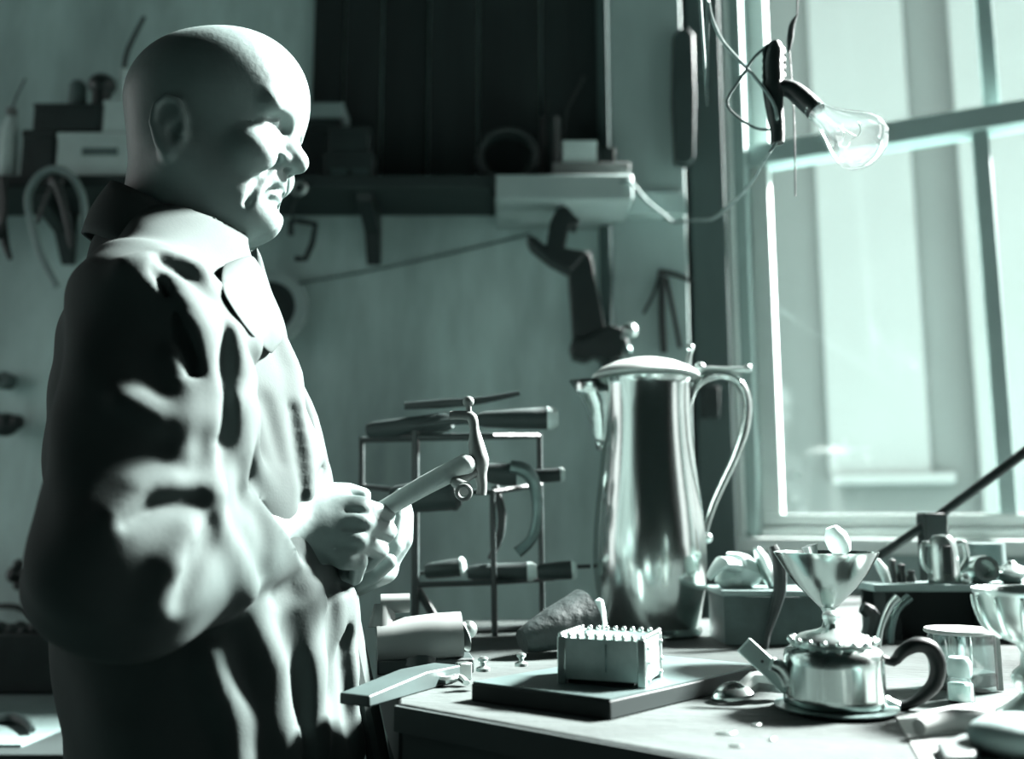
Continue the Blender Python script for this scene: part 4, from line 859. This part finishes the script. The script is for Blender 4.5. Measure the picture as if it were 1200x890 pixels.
bent('crumpled_foil', 'crumpled pale cloth lying on the left of the crate', 'cloth', [(832, 676, 0), (846, 660, -.01), (862, 668, .01), (850, 680, 0), (868, 682, .01), (882, 672, 0), (872, 656, .02), (852, 652, .03)], [.005, .009, .010, .007, .008, .009, .008, .006], M_pale, 2.2)
bent('spoon_blank', 'pale curved spoon blank leaning on the crate beside the dark strap', 'spoon', [(886, 642, 0), (893, 655, 0), (902, 676, -.01), (906, 690, -.02)], [.004, .009, .010, .004], M_silver2, 1.8)
bent('curved_strap', 'dark curved horn leaning against the crate front, left of the goblet', 'horn', [(905, 640, -.054), (913, 662, -.056), (914, 690, -.058), (908, 716, -.060), (900, 744, -.07), (898, 762, -.08)], [.006, .009, .0085, .0065, .004, .0025], M_iron, 1.3)
# small stand with a plank
S_Y = 1.33; zs = at(1100, 686, S_Y).z; sx0, sx1 = at(1022, 688, S_Y).x, at(1310, 688, S_Y).x
st = thing('plank_stand', 'low plank stand crowded with small silverware under the window', 'stand', ((sx0+sx1)/2, S_Y+.02, BZ))
MB().box(((sx0+sx1)/2, S_Y+.03, zs-.004), (sx1-sx0, .07, .010)).build('plank', mat('plank_wood', .30, .5, var=.3), st, bevel=.0015)
MB().box(((sx0+sx1)/2, S_Y+.055, (BZ+zs-.009)/2), (sx1-sx0-.01, .008, zs-.009-BZ)).build('shade_board', M_benchdark, st)  # dark sheet added to make the shade under the plank
for x in (sx0+.03, sx1-.03, (sx0+sx1)/2): MB().box((x, S_Y+.028, (BZ+zs-.009)/2), (.02, .045, zs-.009-BZ)).build('leg', M_benchdark, st)
zp = zs+.001
def stand_at(x, Yo=.0): return Vector((at(x, 680, S_Y+Yo).x, S_Y+Yo, zp))
c = stand_at(1107, .025); t = thing('silver_mug', 'silver mug with a dark slot and ear handle on the plank stand', 'mug', c)
h = at(1107, 627, S_Y).z-zp; MB().lathe([(0, 0), (.021, 0), (.023, .003), (.021, .006), (.0205, h*.6), (.018, h*.85), (.012, h*.97), (0, h)], c, 30).build('body', M_silver2, t); MB().tube([c+Vector((.018, 0, h*.8)), c+Vector((.030, 0, h*.82)), c+Vector((.033, 0, h*.5)), c+Vector((.019, 0, h*.2))], .004, 10).build('handle', M_silver2, t)
MB().box(c+Vector((-.004, -.0205, h*.48)), (.012, .004, h*.6)).build('slot', M_dark, t, bevel=.0015)
MB().tube([c+Vector((-.018, 0, h*.8)), c+Vector((-.028, 0, h*.78)), c+Vector((-.029, 0, h*.4)), c+Vector((-.02, 0, h*.25))], .004, 10).build('handle', M_silver2, t)
c = stand_at(1150, .02); o = MB().lathe([(0, -.02), (.018, -.02), (.019, -.012), (.019, .012), (.018, .018), (.012, .018), (.010, .006), (0, .006)], c+Vector((0, 0, .019)), 26, axis=(0, -1, .1)).build('napkin_ring', M_silver2, None); tag(o, 'silver napkin ring on its side at the right of the mug', 'ring')
c = stand_at(1131, -.0); o = MB().ball(c+Vector((0, 0, .0075)), .0075, 16, 10).build('silver_ball', M_silver2, None); tag(o, 'small bright silver ball between the mug and napkin ring', 'ball')
c = stand_at(1186, .015); o = MB().lathe([(0, 0), (.010, 0), (.02, .006), (.025, .014), (.0255, .016), (.020, .021), (.008, .026), (.004, .031), (0, .032)], c, 28).build('covered_dish', M_silver2, None); tag(o, 'small domed silver dish at the right end of the plank stand', 'dish')
G = 'small dark punches standing on the plank'
for k, (x, y) in enumerate(((1046, 654), (1057, 660), (1068, 668))):
    c = stand_at(x, .03+.006*k); h = at(x, y, c.y).z-zp; o = MB().lathe([(0, 0), (.006, 0), (.0065, h*.3), (.0045, h*.6), (.0055, h*.9), (0, h)], c, 12).build('small_punch', M_iron, None)
    tag(o, ('tallest dark punch on the left end of the plank stand', 'middle one of the three dark punches on the plank stand', 'shortest dark punch on the plank stand, nearest the mug')[k], 'punch', G)
bent('silver_scoop', 'pale curved scoop leaning at the left end of the plank stand', 'scoop', [(1026, 656, -.015), (1034, 668, -.015), (1040, 682, -.012)], [.004, .007, .005], M_silver2, 1.6)
bent('pliers_leg', 'pale tongs hanging below the left end of the plank stand', 'tongs', [(1052, 700, -.05), (1042, 712, -.05), (1032, 738, -.055), (1028, 764, -.06)], [.006, .0045, .0035, .0045], M_steel, 1.2)
bent('pliers_leg', 'dark tongs standing beside the pale ones under the plank', 'tongs', [(1066, 700, -.03), (1050, 716, -.03), (1043, 745, -.03), (1046, 768, -.03)], [.006, .0055, .0055, .0045], M_steeld, 1.2)
bent('round_weight', 'dark round-ended tool lying in the shade under the plank', 'tool', [(1010, 712, -.02), (1022, 722, -.02), (1018, 744, -.02), (1008, 756, -.02)], [.008, .012, .010, .006], M_iron, 1.0)
# dark block and lever
t = thing('long_lever', 'long black lever rod slanting up to the right before the window', 'lever', Vector((at(1092, 640, 1.43).x, 1.43, BZ)))
MB().tube([at(1027, 654, 1.42), at(1092, 611, 1.43), at(1200, 531, 1.44), at(1300, 458, 1.45)], [.0065, .0072, .0078, .008], 12, smooth=1).build('rod', M_iron, t)
q = at(1092, 611, 1.43); MB().box((q.x, 1.43, (q.z+.012+BZ)/2), (.036, .03, q.z+.012-BZ)).build('pivot_block', M_dark, t, bevel=.003)
o = MB().cyl((at(1158, 640, 1.47).x, 1.48, BZ), (at(1158, 640, 1.47).x, 1.48, at(1158, 637, 1.48).z), .028).build('grey_canister', M_mid, None); tag(o, 'grey cylindrical canister behind the napkin ring', 'canister')
# jar, vial, right goblet
c = Vector((at(1128, 770, .965).x, .965, BZ)); h = at(1128, 737, .965).z-BZ; jr = thing('glass_jar', 'smoky glass jar with a pale lid behind the small stoppered vial', 'jar', c)
MB().lathe([(0, .002), (.031, .002), (.032, .006), (.032, h*.93), (.030, h*.93), (.030, .008), (0, .008)], c, 36).build('glass', M_jar, jr, angle=60); MB().lathe([(0, h*.93), (.034, h*.93), (.035, h*.96), (.034, h), (0, h*1.01)], c, 36).build('lid', M_paper, jr)
MB().lathe([(0, .006), (.0285, .006), (.0285, h*.3), (0, h*.32)], c, 30).build('contents', M_dark, jr); MB().box(c+Vector((.028, -.014, h*.47)), (.005, .004, h*.9)).build('label_strip', M_paper, jr)
c = Vector((at(1125, 800, .90).x, .90, BZ)); h = at(1125, 769, .90).z-BZ; vl = thing('stoppered_vial', 'small glass vial with rounded stopper in front of the jar', 'bottle', c)
MB().lathe([(0, 0), (.0115, 0), (.012, .003), (.0118, h*.50), (.0095, h*.58)], c, 22).build('glass', M_jar, vl); MB().lathe([(.0098, h*.55), (.0105, h*.6), (.011, h*.85), (.0085, h*.97), (0, h)], c, 22).build('stopper', mat('cork_grey', .3, .5), vl)
MB().lathe([(0, .002), (.0105, .002), (.0105, h*.4), (0, h*.42)], c, 18).build('contents', M_pale, vl)
c = Vector((at(1206, 780, .84).x, .84, BZ)); rz_ = lambda y: at(1200, y, .84).z-BZ; rg = thing('chased_goblet', 'pale chased goblet cut off by the right edge of the photo', 'goblet', c)
MB().lathe([(0, 0), (.028, 0), (.029, .003), (.020, .008), (.010, .016), (.008, rz_(812)), (.013, rz_(803)), (.015, rz_(795)), (.013, rz_(788)), (.007, rz_(780)), (.006, rz_(765)), (.010, rz_(754))], c, 32).build('stem', M_silver2, rg, angle=50)
MB().lathe([(.008, rz_(757)), (.022, rz_(748)), (.032, rz_(735)), (.0375, rz_(715)), (.040, rz_(697)), (.042, rz_(692)), (.0415, rz_(690)), (.040, rz_(692)), (.036, rz_(715)), (.030, rz_(735)), (0, rz_(748))], c, 36).build('bowl', M_silver2, rg, angle=50)
for k in range(12):
    a = 2*math.pi*k/12; MB().tube([c+Vector(((r_+.0005)*math.cos(a), (r_+.0005)*math.sin(a), rz_(y))) for r_, y in ((.040, 699), (.0375, 715), (.032, 735), (.022, 747))], [.002, .0032, .003, .0015], 8).build('flute', M_silver2, rg)
# paper, rolled cloth, scraps, chips
o = MB().prism([onb(1050, 842), onb(1130, 826), onb(1290, 832), onb(1290, 905), onb(1090, 912)], (0, 0, .0015)).build('paper_sheet', M_paper, None); tag(o, 'white paper sheet on the bench in the right foreground', 'paper')
o = MB().tube([onb(1078, 868)+Vector((0, 0, .010)), onb(1120, 862)+Vector((0, 0, .0115)), onb(1180, 866)+Vector((0, 0, .0105))], [.006, .0085, .0085], 16).build('paper_roll', M_paper, None); tag(o, 'rolled white paper lying on the paper sheet', 'paper roll')
o = MB().prism([onb(1098, 884)+Vector((0, 0, .002)), onb(1130, 872)+Vector((0, 0, .002)), onb(1160, 880)+Vector((0, 0, .002)), onb(1142, 897)+Vector((0, 0, .002)), onb(1106, 900)+Vector((0, 0, .002))], (0, 0, .006)).build('dark_gap_patch', M_dark, None, bevel=.002); tag(o, 'dark patch standing in for a gap in front of the paper roll', 'patch')  # dark patch put in for the gap between the pale sheets
o = MB().ball(onb(1196, 886)+Vector((0, 0, .014)), .030, 24, 12, sc3=(1.2, .9, .5)).build('cotton_pad', mat('grey_cloth', .2, .85, bump=.2), None); tag(o, 'grey rounded polishing pad at the bottom right corner', 'pad')
for v in o.data.vertices: v.co.z = max(v.co.z, 0.0)
scrap((868, 824), [(-.022, 0, .002), (-.012, .012, .008), (0, .010, .010), (.006, -.004, .006), (-.010, -.008, .004)], .0035, 'silver_curl', 'curled silver strip lying near the right corner of the slab', 'scrap', M_silver, 1.8, closed=True)
scrap((886, 822), [(-.014, -.004, .003), (0, .006, .010), (.014, .002, .010), (.026, .008, .004)], [.006, .0095, .009, .005], 'crumpled_cloth', 'crumpled white cloth between the curled strip and the teapot', 'cloth', M_paper, 1.3, zoff=.006)
for k, (x, y, sx, sy, a) in enumerate(((852, 861, .017, .009, .2), (887, 851, .010, .006, .6), (861, 876, .009, .004, -.4), (905, 868, .008, .005, .9))):
    o = MB().prism([onb(x, y)+rz(a) @ Vector((sx/2*math.cos(q)*(1+.25*math.sin(3*q+k)), sy/2*math.sin(q), 0)) for q in [i*math.pi/5 for i in range(10)]], (0, 0, .0018)).build('silver_chip', M_silver2, None, bevel=.0005)
    tag(o, ('largest pale silver chip on the bench near its front edge', 'small pale chip just left of the teapot saucer', 'tiny sliver of silver nearest the camera', 'tiny chip between the sliver and the saucer')[k], 'chip', 'silver chips on the bench')
